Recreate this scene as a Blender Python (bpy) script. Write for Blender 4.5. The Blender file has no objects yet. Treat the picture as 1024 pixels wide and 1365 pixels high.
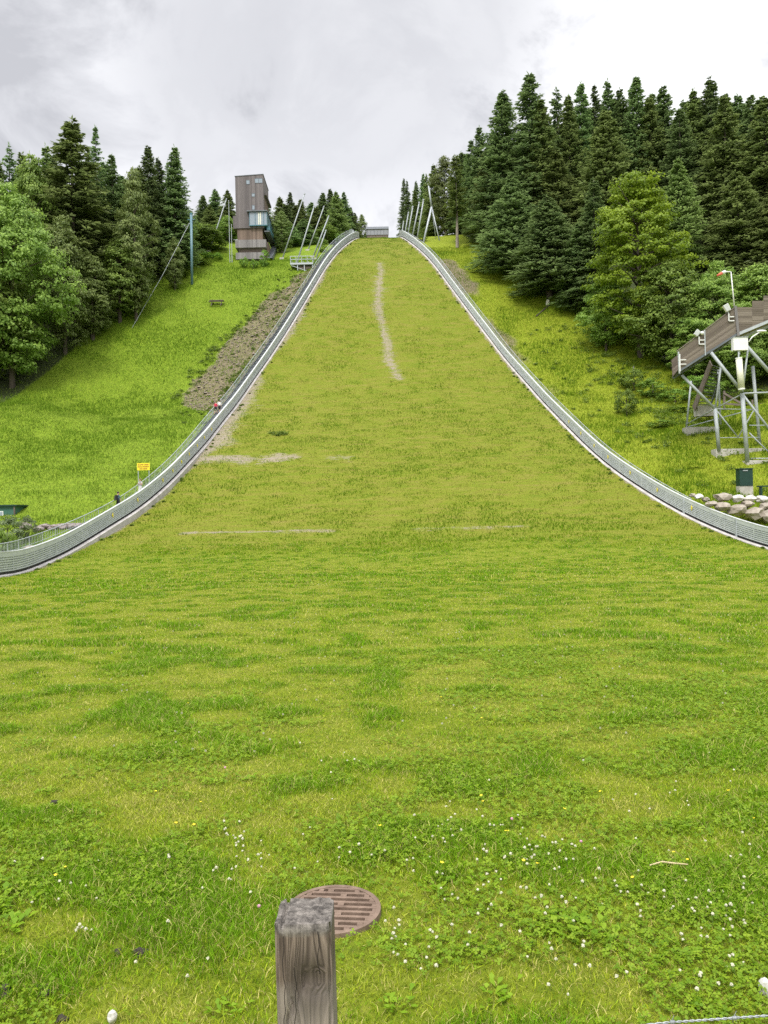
import bpy, math, random
import numpy as np
from mathutils import Vector, Matrix

rnd = random.Random(7)
nr = np.random.default_rng(11)
C = bpy.context.scene.collection
sc = bpy.context.scene
R = math.radians

# ------------------------------------------------------------------ camera
EYE = 2.6
ROLL, PITCH = R(1.2), R(.43)
FOC = 1000.0


def ray(px, py):
    """direction (x, 1, z) of a point of the photograph (1024 x 1365)"""
    dx = (px - 512) / FOC
    dy = (682.5 - py) / FOC
    tx = dx * math.cos(ROLL) + dy * math.sin(ROLL)
    ty = -dx * math.sin(ROLL) + dy * math.cos(ROLL)
    f = math.cos(PITCH) - ty * math.sin(PITCH)
    u = math.sin(PITCH) + ty * math.cos(PITCH)
    return tx / f, u / f


def at(px, py, Y):
    a, b = ray(px, py)
    return Vector((a * Y, Y, EYE + b * Y))


cam = bpy.data.objects.new('camera', bpy.data.cameras.new('camera'))
C.objects.link(cam)
cd = cam.data
cd.sensor_fit = 'VERTICAL'
cd.sensor_height = 24
cd.lens = FOC / 1365 * 24
cd.clip_start = .05
cd.clip_end = 3000
fwd = Vector((0, math.cos(PITCH), math.sin(PITCH)))
up0 = Vector((0, -math.sin(PITCH), math.cos(PITCH)))
rt0 = Vector((1, 0, 0))
rt = rt0 * math.cos(ROLL) - up0 * math.sin(ROLL)
up = rt0 * math.sin(ROLL) + up0 * math.cos(ROLL)
M = Matrix((rt, up, -fwd)).transposed().to_4x4()
M.translation = Vector((0, 0, EYE))
cam.matrix_world = M
sc.camera = cam


# ------------------------------------------------------------------ noise
def vnoise(x, y, seed=0):
    x = np.asarray(x, float); y = np.asarray(y, float)
    xi = np.floor(x).astype(np.int64); yi = np.floor(y).astype(np.int64)
    fx = x - xi; fy = y - yi
    fx = fx * fx * (3 - 2 * fx); fy = fy * fy * (3 - 2 * fy)

    def h(a, b):
        n = (a * 374761393 + b * 668265263 + seed * 974711) & 0xffffffff
        n = ((n ^ (n >> 13)) * 1274126177) & 0xffffffff
        n = n ^ (n >> 16)
        return (n & 0xffff) / 65535.0
    return (h(xi, yi) * (1 - fx) + h(xi + 1, yi) * fx) * (1 - fy) + (h(xi, yi + 1) * (1 - fx) + h(xi + 1, yi + 1) * fx) * fy


def fbm(x, y, seed=0, o=4):
    s = 0; a = .5; t = 0
    for k in range(o):
        s = s + a * vnoise(np.asarray(x) * 2 ** k, np.asarray(y) * 2 ** k, seed + k * 17)
        t += a; a *= .5
    return s / t


def sst(a, b, x):
    t = np.clip((np.asarray(x, float) - a) / (b - a), 0, 1)
    return t * t * (3 - 2 * t)


# ------------------------------------------------------------------ terrain
SL = np.array([(50, 0), (72, .42), (100, .5), (118, .85), (140, .88), (168, .36), (200, .12), (260, .08), (700, .04)])
_ys = np.arange(50, 700, .25)
_z = -.7 + np.cumsum(np.interp(_ys, SL[:, 0], SL[:, 1])) * .25


def P(Y):
    Y = np.asarray(Y, float)
    near = .92 * (1 - sst(1.5, 3.5, Y)) - .7 * np.clip((Y - 3.6) / 46.4, 0, 1)
    return np.where(Y < 50, near, np.interp(Y, _ys, _z))


def hit(px, py):
    a, b = ray(px, py)
    Y = np.arange(3, 210, .05)
    d = EYE + b * Y - P(Y)
    i = np.where(d < 0)[0]
    y = Y[i[0]] if len(i) else 168.0
    return a * y, y


LB = [(0, 770), (60, 747.5), (137, 714), (178, 692), (219, 659), (254, 621), (266, 603), (301, 557), (332, 514), (352, 486), (375, 455), (400, 413), (422, 377), (431, 361), (441, 347), (456, 331), (469, 321.7), (476, 318.5)]
RB = [(1024, 731), (986, 717), (918, 688.5), (900, 679), (842, 645), (802, 615.5), (759, 572), (709, 516), (659, 459.4), (610, 394.7), (589, 366), (580, 354), (560, 334), (548, 325), (537, 318)]


def edge(px, first, last):
    pts = [hit(*p) for p in px]
    pts = [first] + sorted(pts, key=lambda p: p[1]) + [last]
    ys = np.array([p[1] for p in pts]); xs = np.array([p[0] for p in pts])
    g = np.arange(0, 240, .5)
    v = np.interp(g, ys, xs)
    k = np.exp(-.5 * (np.arange(-24, 25) / 8.) ** 2); k /= k.sum()
    v = np.convolve(np.pad(v, 24, 'edge'), k, 'valid')
    return lambda Y: np.interp(Y, g, v)


XL = edge(LB, (-25.0, 20), (-4.4, 178))
XR = edge(RB, (30.0, 20), (4.9, 178))


def H(X, Y):
    X = np.asarray(X, float); Y = np.asarray(Y, float)
    z = P(Y)
    dl = XL(Y) - X
    dr = X - XR(Y)
    z = z - 1.6 * sst(1.2, 5, dl) * sst(96, 108, Y) * (1 - .25 * sst(150, 162, Y))
    z = z + .12 * np.clip(dl - 16, 0, 60) * sst(70, 95, Y)
    wall = sst(62.5, 65.5, Y) * (1 - sst(86, 98, Y))
    z = z + .75 * sst(1.0, 4.5, dr) * wall
    z = z + .16 * np.clip(dr - 9, 0, 60) * sst(62, 85, Y)
    out = np.maximum(sst(1.5, 5, dl), sst(1.5, 5, dr)) * sst(52, 60, Y)
    z = z + out * (fbm(X / 7, Y / 7, 3) - .5) * .9
    z = z + sst(3.5, 9, Y) * (fbm(X / 2.3, Y / 2.3, 5) - .5) * .08
    z = z + sst(60, 75, Y) * (fbm(X / 3.5, Y / 2.5, 9) - .5) * .28
    z = z - .03 * sst(-.4, 0, -np.hypot((X + .395), (Y - 5.06)) + .45)
    return z


def h1(x, y):
    return float(H(np.array([x]), np.array([y]))[0])


# ------------------------------------------------------------------ node materials
def new_mat(name):
    m = bpy.data.materials.new(name)
    m.use_nodes = True
    nt = m.node_tree
    return m, nt, nt.nodes['Principled BSDF']


def N(nt, t, **kw):
    n = nt.nodes.new(t)
    for k, v in kw.items():
        if k.startswith('i_'):
            key = k[2:]
            n.inputs[int(key) if key.isdigit() else key.replace('_', ' ')].default_value = v
        else:
            setattr(n, k, v)
    return n


def ramp(nt, src, stops, interp='LINEAR'):
    r = nt.nodes.new('ShaderNodeValToRGB')
    r.color_ramp.interpolation = interp
    e = r.color_ramp.elements
    while len(e) < len(stops): e.new(.5)
    for k, (p, c) in enumerate(stops):
        e[k].position = p
        e[k].color = (c, c, c, 1) if isinstance(c, (int, float)) else (*c, 1)
    nt.links.new(src, r.inputs[0])
    return r.outputs[0]


def mixc(nt, fac, a, b, mode='MIX'):
    m = nt.nodes.new('ShaderNodeMix'); m.data_type = 'RGBA'; m.blend_type = mode
    for s, v in ((0, fac), (6, a), (7, b)):
        if isinstance(v, (int, float)): m.inputs[s].default_value = v
        elif isinstance(v, tuple): m.inputs[s].default_value = (*v, 1)
        else: nt.links.new(v, m.inputs[s])
    return m.outputs[2]


def math_(nt, op, a, b=None, clamp=False):
    m = nt.nodes.new('ShaderNodeMath'); m.operation = op; m.use_clamp = clamp
    for s, v in ((0, a), (1, b)):
        if v is None: continue
        if isinstance(v, (int, float)): m.inputs[s].default_value = v
        else: nt.links.new(v, m.inputs[s])
    return m.outputs[0]


def noise(nt, scale, detail=5, rough=.55, vec=None, dist=0):
    n = N(nt, 'ShaderNodeTexNoise', i_Scale=scale, i_Detail=detail, i_Roughness=rough, i_Distortion=dist)
    if vec is None:
        tc = nt.nodes.get('TC') or N(nt, 'ShaderNodeTexCoord', name='TC')
        vec = tc.outputs['Object']
    nt.links.new(vec, n.inputs['Vector'])
    return n.outputs[0]


def mapped(nt, scale, rot=(0, 0, 0)):
    tc = nt.nodes.get('TC') or N(nt, 'ShaderNodeTexCoord', name='TC')
    mp = nt.nodes.new('ShaderNodeMapping')
    mp.inputs['Scale'].default_value = scale
    mp.inputs['Rotation'].default_value = rot
    nt.links.new(tc.outputs['Object'], mp.inputs[0])
    return mp.outputs[0]


def bump(nt, b, height, strength=.3, dist=.02):
    n = N(nt, 'ShaderNodeBump', i_Strength=strength, i_Distance=dist)
    nt.links.new(height, n.inputs['Height'])
    nt.links.new(n.outputs[0], b.inputs['Normal'])


def worn(name, c1, c2, scale=3, rough=.6, metal=0, stretch=(1, 1, 1), bstr=.2):
    """two tone mottled surface"""
    m, nt, b = new_mat(name)
    n = noise(nt, scale, 6, .65, mapped(nt, stretch))
    col = ramp(nt, n, [(.3, c1), (.7, c2)])
    nt.links.new(col, b.inputs['Base Color'])
    b.inputs['Roughness'].default_value = rough
    b.inputs['Metallic'].default_value = metal
    bump(nt, b, n, bstr, .02)
    return m


def planks(name, c1, c2, axis, size, gap=.08):
    """weathered boards: axis along which boards repeat, size of one board"""
    m, nt, b = new_mat(name)
    tc = N(nt, 'ShaderNodeTexCoord', name='TC')
    sp = N(nt, 'ShaderNodeSeparateXYZ')
    nt.links.new(tc.outputs['Object'], sp.inputs[0])
    v = math_(nt, 'DIVIDE', sp.outputs[axis], size)
    fr = math_(nt, 'FRACT', v)
    fl = math_(nt, 'FLOOR', v)
    wn = N(nt, 'ShaderNodeTexWhiteNoise', noise_dimensions='1D')
    nt.links.new(fl, wn.inputs['W'])
    st = [1.2, 1.2, 1.2]; st[axis] = 9
    n = noise(nt, 1.0, 6, .65, mapped(nt, tuple(st)))
    f = math_(nt, 'ADD', math_(nt, 'MULTIPLY', wn.outputs[0], .5), math_(nt, 'MULTIPLY', n, .6))
    col = ramp(nt, f, [(.25, c1), (.85, c2)])
    g = math_(nt, 'GREATER_THAN', fr, 1 - gap)
    col = mixc(nt, math_(nt, 'MULTIPLY', g, .8), col, tuple(x * .3 for x in c1))
    nt.links.new(col, b.inputs['Base Color'])
    b.inputs['Roughness'].default_value = .8
    bump(nt, b, math_(nt, 'SUBTRACT', n, g), .3, .02)
    return m


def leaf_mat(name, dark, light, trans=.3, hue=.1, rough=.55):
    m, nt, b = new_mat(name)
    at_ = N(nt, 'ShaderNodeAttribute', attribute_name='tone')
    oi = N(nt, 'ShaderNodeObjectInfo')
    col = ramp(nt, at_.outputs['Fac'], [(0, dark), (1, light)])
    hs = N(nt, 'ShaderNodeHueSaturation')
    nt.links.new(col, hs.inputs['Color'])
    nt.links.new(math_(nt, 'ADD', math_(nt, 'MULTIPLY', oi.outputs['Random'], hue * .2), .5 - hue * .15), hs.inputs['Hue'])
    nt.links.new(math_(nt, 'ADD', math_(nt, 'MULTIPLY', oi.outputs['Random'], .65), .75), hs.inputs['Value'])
    b.inputs['Roughness'].default_value = rough
    b.inputs['Specular IOR Level'].default_value = .3
    nt.links.new(hs.outputs[0], b.inputs['Base Color'])
    tr = N(nt, 'ShaderNodeBsdfTranslucent')
    nt.links.new(hs.outputs[0], tr.inputs[0])
    mx = N(nt, 'ShaderNodeMixShader', i_0=trans)
    nt.links.new(b.outputs[0], mx.inputs[1]); nt.links.new(tr.outputs[0], mx.inputs[2])
    nt.links.new(mx.outputs[0], nt.nodes['Material Output'].inputs[0])
    return m


def blade_mat():
    m, nt, b = new_mat('grass_blade')
    a = N(nt, 'ShaderNodeAttribute', attribute_name='col')
    b.inputs['Roughness'].default_value = .7
    b.inputs['Specular IOR Level'].default_value = .1
    nt.links.new(a.outputs['Color'], b.inputs['Base Color'])
    tr = N(nt, 'ShaderNodeBsdfTranslucent')
    nt.links.new(a.outputs['Color'], tr.inputs[0])
    mx = N(nt, 'ShaderNodeMixShader', i_0=.35)
    nt.links.new(b.outputs[0], mx.inputs[1]); nt.links.new(tr.outputs[0], mx.inputs[2])
    nt.links.new(mx.outputs[0], nt.nodes['Material Output'].inputs[0])
    return m


MAT = {}
MAT['blade'] = blade_mat()
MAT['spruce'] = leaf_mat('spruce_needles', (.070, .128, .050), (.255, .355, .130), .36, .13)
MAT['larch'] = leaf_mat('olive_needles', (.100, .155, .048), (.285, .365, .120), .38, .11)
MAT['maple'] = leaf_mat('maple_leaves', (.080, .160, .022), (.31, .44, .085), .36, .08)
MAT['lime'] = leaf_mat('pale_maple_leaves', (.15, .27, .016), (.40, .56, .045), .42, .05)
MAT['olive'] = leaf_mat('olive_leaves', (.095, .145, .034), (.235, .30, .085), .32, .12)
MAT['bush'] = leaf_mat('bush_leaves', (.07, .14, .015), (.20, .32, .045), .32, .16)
MAT['willow'] = leaf_mat('grey_green_leaves', (.06, .09, .04), (.20, .25, .11), .3, .08)
MAT['clover'] = leaf_mat('clover_leaves', (.14, .29, .006), (.31, .47, .020), .38, .05)
MAT['bark'] = worn('bark', (.045, .035, .026), (.13, .105, .08), 2.5, .9, 0, (3, 3, .5), .6)
MAT['palebark'] = worn('pale_bark', (.16, .13, .10), (.33, .29, .24), 2.5, .9, 0, (3, 3, .5), .5)
MAT['galv'] = worn('galvanised_steel', (.36, .39, .41), (.50, .53, .55), 4, .5, .15)
MAT['mast'] = worn('mast_paint', (.30, .33, .34), (.42, .45, .46), 1.5, .5)
MAT['boardgrey'] = worn('board_grey', (.43, .465, .475), (.57, .60, .605), 1.5, .5, .0)
MAT['coping'] = worn('coping_white', (.44, .46, .455), (.56, .58, .575), 2, .5)
MAT['black'] = worn('black_rubber', (.012, .012, .014), (.03, .03, .032), 4, .7)
MAT['concrete'] = worn('concrete', (.36, .34, .30), (.56, .53, .48), 1.6, .9)
MAT['curb'] = worn('curb_concrete', (.34, .31, .29), (.58, .55, .53), 1.2, .9)
MAT['white'] = worn('white_paint', (.74, .74, .73), (.85, .85, .84), 2, .45)
MAT['cream'] = worn('cream_paint', (.68, .66, .54), (.80, .79, .68), 2, .5)
MAT['dgreen'] = worn('dark_green_paint', (.004, .030, .022), (.010, .048, .034), 2, .5)
MAT['hutgreen'] = worn('hut_green_paint', (.02, .09, .07), (.06, .16, .12), 1.5, .6)
MAT['teal'] = worn('teal_paint', (.05, .15, .20), (.09, .22, .27), 1.5, .45)
MAT['tealpole'] = worn('pale_teal_paint', (.10, .20, .25), (.17, .28, .32), .6, .45)
MAT['redsock'] = worn('windsock_red', (.55, .10, .06), (.70, .16, .10), 3, .8)
MAT['yellow'] = worn('sign_yellow', (.80, .66, .02), (.88, .74, .04), 1, .5)
MAT['ink'] = worn('sign_ink', (.30, .05, .02), (.34, .08, .03), 3, .6)
MAT['stone'] = worn('pale_stone', (.22, .185, .145), (.44, .39, .33), 1.6, .9, 0, (1, 1, 1), .6)
MAT['whitestone'] = worn('white_stone', (.44, .42, .39), (.70, .68, .64), 1.4, .9, 0, (1, 1, 1), .5)
MAT['darkstone'] = worn('dark_stone', (.11, .085, .08), (.33, .28, .26), 1.6, .9, 0, (1, 1, 1), .6)
MAT['deckwood'] = planks('weathered_planks', (.13, .095, .080), (.36, .29, .245), 2, .30)
MAT['oldwood'] = worn('old_wood', (.09, .07, .06), (.25, .20, .17), 2, .85, 0, (3, 3, .6), .5)
MAT['brownwood'] = planks('brown_larch_boards', (.12, .085, .062), (.25, .18, .14), 0, .25)
MAT['greywood'] = planks('grey_larch_cladding', (.11, .095, .095), (.20, .175, .172), 0, .28, .06)
MAT['palewood'] = planks('pale_silver_boards', (.17, .158, .158), (.30, .28, .275), 0, .28, .06)
MAT['roofgrey'] = worn('roof_grey', (.10, .115, .13), (.15, .165, .18), 1, .6)
MAT['facade'] = worn('facade_grey', (.27, .28, .31), (.34, .35, .38), 1.0, .7)
MAT['skin'] = worn('skin', (.50, .30, .22), (.56, .35, .26), 6, .6)
MAT['hairdark'] = worn('dark_hair', (.02, .015, .012), (.04, .03, .025), 8, .6)
MAT['hairbrown'] = worn('brown_hair', (.10, .06, .035), (.16, .10, .06), 8, .6)
MAT['clothblack'] = worn('black_cloth', (.012, .012, .015), (.03, .03, .036), 5, .9)
MAT['clothteal'] = worn('grey_teal_cloth', (.05, .10, .12), (.09, .15, .17), 5, .9)
MAT['clothgrey'] = worn('grey_cloth', (.26, .26, .29), (.34, .34, .37), 5, .9)
MAT['clothwhite'] = worn('white_cloth', (.74, .72, .71), (.84, .82, .81), 5, .9)
MAT['clothpink'] = worn('pale_cloth', (.60, .52, .47), (.68, .60, .55), 5, .9)
MAT['clothred'] = worn('red_cloth', (.50, .02, .06), (.62, .04, .09), 5, .9)
MAT['rust'] = worn('rusty_iron', (.115, .075, .052), (.25, .175, .13), 9, .75, .1, (1, 1, 1), .5)
MAT['pit'] = worn('shaft_shade', (.006, .005, .004), (.014, .012, .010), 9, 1)  # near-black colour standing in for the unlit shaft under the drain grate
MAT['wire'] = worn('wire_zinc', (.24, .26, .27), (.38, .40, .41), 30, .4, .4)
MAT['petal'] = worn('clover_petals', (.36, .35, .20), (.66, .64, .52), 160, .9)
MAT['pinkpetal'] = worn('pink_petals', (.45, .20, .30), (.62, .34, .44), 220, .8)
MAT['buttercup'] = worn('buttercup_petals', (.80, .60, .01), (.86, .70, .03), 150, .5)
MAT['stem'] = worn('flower_stem', (.12, .20, .04), (.18, .28, .06), 60, .7)
MAT['scree'] = worn('scree_stone', (.12, .095, .07), (.34, .285, .225), .9, .9)
MAT['soil'] = worn('molehill_soil', (.018, .014, .010), (.06, .05, .035), 20, 1, 0, (1, 1, 1), .8)
MAT['straw'] = worn('dry_straw', (.45, .36, .20), (.60, .50, .30), 20, .9)

m, nt, b = new_mat('window_glass')
b.inputs['Base Color'].default_value = (.26, .31, .36, 1); b.inputs['Roughness'].default_value = .08  # pale grey-blue base paints in the sky reflected by the panes
b.inputs['Specular IOR Level'].default_value = .9
n = noise(nt, .8, 2); bump(nt, b, n, .02, .02)
MAT['glass'] = m

# post wood: grain lines that run round a knot, lichen on the top
m, nt, b = new_mat('fence_post_wood')
tc = N(nt, 'ShaderNodeTexCoord', name='TC')
sp = N(nt, 'ShaderNodeSeparateXYZ'); nt.links.new(tc.outputs['Object'], sp.inputs[0])
kz = math_(nt, 'SUBTRACT', sp.outputs[2], .668)
kx = math_(nt, 'SUBTRACT', sp.outputs[0], .014)
d2 = math_(nt, 'ADD', math_(nt, 'MULTIPLY', math_(nt, 'MULTIPLY', kz, kz), .35), math_(nt, 'MULTIPLY', kx, kx))
push = math_(nt, 'DIVIDE', .0016, math_(nt, 'ADD', d2, .0011))
xw = math_(nt, 'ADD', math_(nt, 'MULTIPLY', sp.outputs[0], 1.0), math_(nt, 'MULTIPLY', math_(nt, 'MULTIPLY', kx, push), -.55))
cmb = N(nt, 'ShaderNodeCombineXYZ')
nt.links.new(xw, cmb.inputs[0]); nt.links.new(sp.outputs[1], cmb.inputs[1]); nt.links.new(math_(nt, 'MULTIPLY', sp.outputs[2], .05), cmb.inputs[2])
n1 = noise(nt, 17, 3, .5, cmb.outputs[0], .4)
rings = math_(nt, 'FRACT', math_(nt, 'MULTIPLY', n1, 19))
rings = math_(nt, 'ABSOLUTE', math_(nt, 'SUBTRACT', rings, .5))
fine = noise(nt, 220, 4, .6, cmb.outputs[0])
base = ramp(nt, math_(nt, 'ADD', math_(nt, 'MULTIPLY', rings, .9), math_(nt, 'MULTIPLY', fine, .38)), [(.10, (.044, .030, .022)), (.42, (.155, .115, .090)), (.80, (.33, .26, .21))])
pn = noise(nt, 7, 4, .6)
zlow = ramp(nt, math_(nt, 'ADD', sp.outputs[2], math_(nt, 'MULTIPLY', math_(nt, 'SUBTRACT', pn, .5), .12)), [(.640, 1), (.685, 0)])
base = mixc(nt, math_(nt, 'MULTIPLY', zlow, .42), base, (.36, .32, .29))
knot = ramp(nt, d2, [(.0, 1), (.0013, 0)])
base = mixc(nt, math_(nt, 'MULTIPLY', knot, .75), base, (.05, .038, .03))
lich = noise(nt, 45, 5, .7)
lz = ramp(nt, math_(nt, 'ADD', sp.outputs[2], math_(nt, 'MULTIPLY', math_(nt, 'SUBTRACT', lich, .5), .02)), [(.766, 0), (.780, 1)])
lcol = ramp(nt, lich, [(.38, (.05, .043, .037)), (.62, (.23, .205, .18))])
base = mixc(nt, lz, base, lcol)
wob = noise(nt, 9, 3, .6, mapped(nt, (.15, .15, 1)))
for c_, z0_, z1_ in ((-.019, .30, .70), (.036, .68, .78), (-.044, .45, .77)):
    off = math_(nt, 'SUBTRACT', sp.outputs[0], math_(nt, 'ADD', c_, math_(nt, 'MULTIPLY', math_(nt, 'SUBTRACT', wob, .5), .035)))
    ln_ = math_(nt, 'LESS_THAN', math_(nt, 'ABSOLUTE', off), .0011)
    ln_ = math_(nt, 'MULTIPLY', ln_, math_(nt, 'MULTIPLY', math_(nt, 'GREATER_THAN', sp.outputs[2], z0_), math_(nt, 'LESS_THAN', sp.outputs[2], z1_)))
    base = mixc(nt, math_(nt, 'MULTIPLY', ln_, .85), base, (.02, .014, .012))
nt.links.new(base, b.inputs['Base Color'])
b.inputs['Roughness'].default_value = .9
bump(nt, b, math_(nt, 'ADD', rings, math_(nt, 'MULTIPLY', fine, .6)), .7, .006)
MAT['post'] = m

# ground
m, nt, b = new_mat('ground_surface')


def attr(nm):
    return N(nt, 'ShaderNodeAttribute', attribute_name=nm).outputs['Fac']


def brk(nm, n, amt=.9, lo=.4, hi=.6):
    s = math_(nt, 'ADD', attr(nm), math_(nt, 'MULTIPLY', math_(nt, 'SUBTRACT', n, .5), amt))
    return ramp(nt, s, [(lo, 0), (hi, 1)])


nA = noise(nt, .35, 6, .6); nB = noise(nt, 1.7, 6, .65); nC = noise(nt, 9, 5, .7); nD = noise(nt, 38, 4, .7)
nS = noise(nt, 1.0, 6, .7, mapped(nt, (.35, 1.6, 1.0)))
mixn = math_(nt, 'ADD', math_(nt, 'MULTIPLY', nB, .5), math_(nt, 'MULTIPLY', nC, .5))
lawn = ramp(nt, mixn, [(.30, (.07, .12, .005)), (.50, (.155, .20, .010)), (.70, (.26, .27, .035))])
hillc = ramp(nt, math_(nt, 'ADD', math_(nt, 'MULTIPLY', nS, .65), math_(nt, 'MULTIPLY', nC, .35)), [(.30, (.090, .155, .006)), (.47, (.160, .195, .012)), (.60, (.20, .190, .03)), (.74, (.27, .22, .08))])
meadow = ramp(nt, mixn, [(.3, (.085, .16, .006)), (.5, (.16, .24, .012)), (.75, (.26, .31, .035))])
rmead = ramp(nt, mixn, [(.3, (.10, .17, .006)), (.5, (.20, .25, .012)), (.75, (.31, .29, .05))])
bank = ramp(nt, math_(nt, 'ADD', math_(nt, 'MULTIPLY', nC, .6), math_(nt, 'MULTIPLY', nB, .4)), [(.36, (.12, .15, .03)), (.45, (.12, .105, .055)), (.55, (.23, .185, .125)), (.66, (.33, .275, .20))])
grav = ramp(nt, nD, [(.32, (.15, .115, .08)), (.68, (.42, .36, .29))])
forest = ramp(nt, nB, [(.3, (.03, .045, .014)), (.7, (.07, .085, .03))])
col = mixc(nt, brk('hill', nB), lawn, hillc)
col = mixc(nt, brk('meadow', nB, .5), col, meadow)
col = mixc(nt, brk('rmeadow', nB, .5), col, rmead)
col = mixc(nt, brk('bank', nC, 1.5, .3, .8), col, bank)
nE = noise(nt, 1.6, 9, .82, mapped(nt, (.6, 1.5, 1)))
col = mixc(nt, math_(nt, 'MULTIPLY', brk('bare', nE, 2.9, .32, .80), .95), col, grav)
col = mixc(nt, brk('forest', nB, .6), col, forest)
nt.links.new(col, b.inputs['Base Color'])
b.inputs['Roughness'].default_value = .9
b.inputs['Specular IOR Level'].default_value = .2
bump(nt, b, math_(nt, 'ADD', nC, math_(nt, 'MULTIPLY', nD, .5)), .6, .12)
MAT['ground'] = m


# ------------------------------------------------------------------ object helpers
def tag(o, label=None, cat=None, group=None, kind=None):
    if label: o['label'] = label
    if cat: o['category'] = cat
    if group: o['group'] = group
    if kind: o['kind'] = kind
    return o


def empty(name, loc, label, cat, group=None):
    o = bpy.data.objects.new(name, None)
    C.objects.link(o)
    o.location = loc
    o.empty_display_size = .2
    return tag(o, label, cat, group)


def origin(o):
    v = Vector((0, 0, 0))
    while o is not None:
        v += o.location; o = o.parent
    return v


def link(name, me, parent=None, loc=None):
    o = bpy.data.objects.new(name, me)
    C.objects.link(o)
    if parent: o.parent = parent
    if loc is not None: o.location = loc
    return o


class MB:
    def __init__(s):
        s.v = []; s.f = []; s.m = []; s.mi = 0

    def add(s, vs, fs):
        k = len(s.v)
        s.v += [Vector(p) for p in vs]
        for f in fs:
            s.f.append([k + i for i in f]); s.m.append(s.mi)
        return s

    def hexa(s, p):
        return s.add(p, [(3, 2, 1, 0), (4, 5, 6, 7), (0, 1, 5, 4), (1, 2, 6, 5), (2, 3, 7, 6), (3, 0, 4, 7)])

    def box(s, x0, y0, z0, x1, y1, z1):
        return s.hexa([(x0, y0, z0), (x1, y0, z0), (x1, y1, z0), (x0, y1, z0), (x0, y0, z1), (x1, y0, z1), (x1, y1, z1), (x0, y1, z1)])

    def bar(s, a, b, w, h=None, upv=(0, 0, 1)):
        a = Vector(a); b = Vector(b); h = h or w
        d = (b - a).normalized()
        u = Vector(upv)
        if abs(d.dot(u)) > .98: u = Vector((0, 1, 0))
        sd = d.cross(u).normalized(); u = sd.cross(d).normalized()
        sd = sd * w / 2; u = u * h / 2
        return s.hexa([a - sd - u, a + sd - u, b + sd - u, b - sd - u, a - sd + u, a + sd + u, b + sd + u, b - sd + u])

    def tube(s, pts, rad, n=8, cap=True):
        pts = [Vector(p) for p in pts]
        if isinstance(rad, (int, float)): rad = [rad] * len(pts)
        k0 = len(s.v)
        prev = None
        for i, p in enumerate(pts):
            d = (pts[min(i + 1, len(pts) - 1)] - pts[max(i - 1, 0)]).normalized()
            if prev is None:
                u = Vector((0, 0, 1)) if abs(d.z) < .9 else Vector((1, 0, 0))
                prev = (u - d * d.dot(u)).normalized()
            else:
                prev = (prev - d * d.dot(prev)).normalized()
            w = d.cross(prev)
            for j in range(n):
                a = 2 * math.pi * j / n
                s.v.append(p + (prev * math.cos(a) + w * math.sin(a)) * rad[i])
        for i in range(len(pts) - 1):
            for j in range(n):
                a = k0 + i * n + j; b_ = k0 + i * n + (j + 1) % n
                s.f.append([a, b_, b_ + n, a + n]); s.m.append(s.mi)
        if cap:
            s.f.append([k0 + j for j in range(n)][::-1]); s.m.append(s.mi)
            e = k0 + (len(pts) - 1) * n
            s.f.append([e + j for j in range(n)]); s.m.append(s.mi)
        return s

    def blob(s, c, rx, ry, rz, seed=0, amp=.25, lv=2):
        import bmesh
        bm = bmesh.new()
        bmesh.ops.create_icosphere(bm, subdivisions=lv, radius=1)
        rr = random.Random(seed)
        o1 = Vector((rr.random() * 50, rr.random() * 50, rr.random() * 50))
        from mathutils import noise as mn
        vs = []
        for v in bm.verts:
            q = v.co * (1 + amp * mn.noise(v.co * 1.3 + o1) + amp * .5 * mn.noise(v.co * 3.1 + o1))
            vs.append((c[0] + q.x * rx, c[1] + q.y * ry, c[2] + q.z * rz))
        bm.verts.index_update()
        s.add(vs, [[v.index for v in f.verts] for f in bm.faces])
        bm.free()
        return s

    def build(s, name, mat, parent=None, loc=None, smooth=False, mats=None):
        o0 = origin(parent) if parent else Vector(loc if loc is not None else (0, 0, 0))
        me = bpy.data.meshes.new(name)
        me.from_pydata([tuple(v - o0) for v in s.v], [], s.f)
        for mm in (mats or [mat]): me.materials.append(MAT[mm])
        if mats: me.polygons.foreach_set('material_index', s.m)
        if smooth: me.polygons.foreach_set('use_smooth', [True] * len(s.f))
        me.update()
        return link(name, me, parent, None if parent else o0)


def sweep(path, prof, closed=True):
    """path: list of (point, outward unit vector); prof: list of (u outward, v up)"""
    mb = MB()
    n = len(prof)
    vs = []
    for p, o in path:
        for u, v in prof:
            vs.append(p + o * u + Vector((0, 0, v)))
    fs = []
    for i in range(len(path) - 1):
        for j in range(n if closed else n - 1):
            a = i * n + j; b_ = i * n + (j + 1) % n
            fs.append((a, b_, b_ + n, a + n))
    if closed:
        fs.append(tuple(range(n))[::-1])
        fs.append(tuple((len(path) - 1) * n + j for j in range(n)))
    return mb.add(vs, fs)


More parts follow.
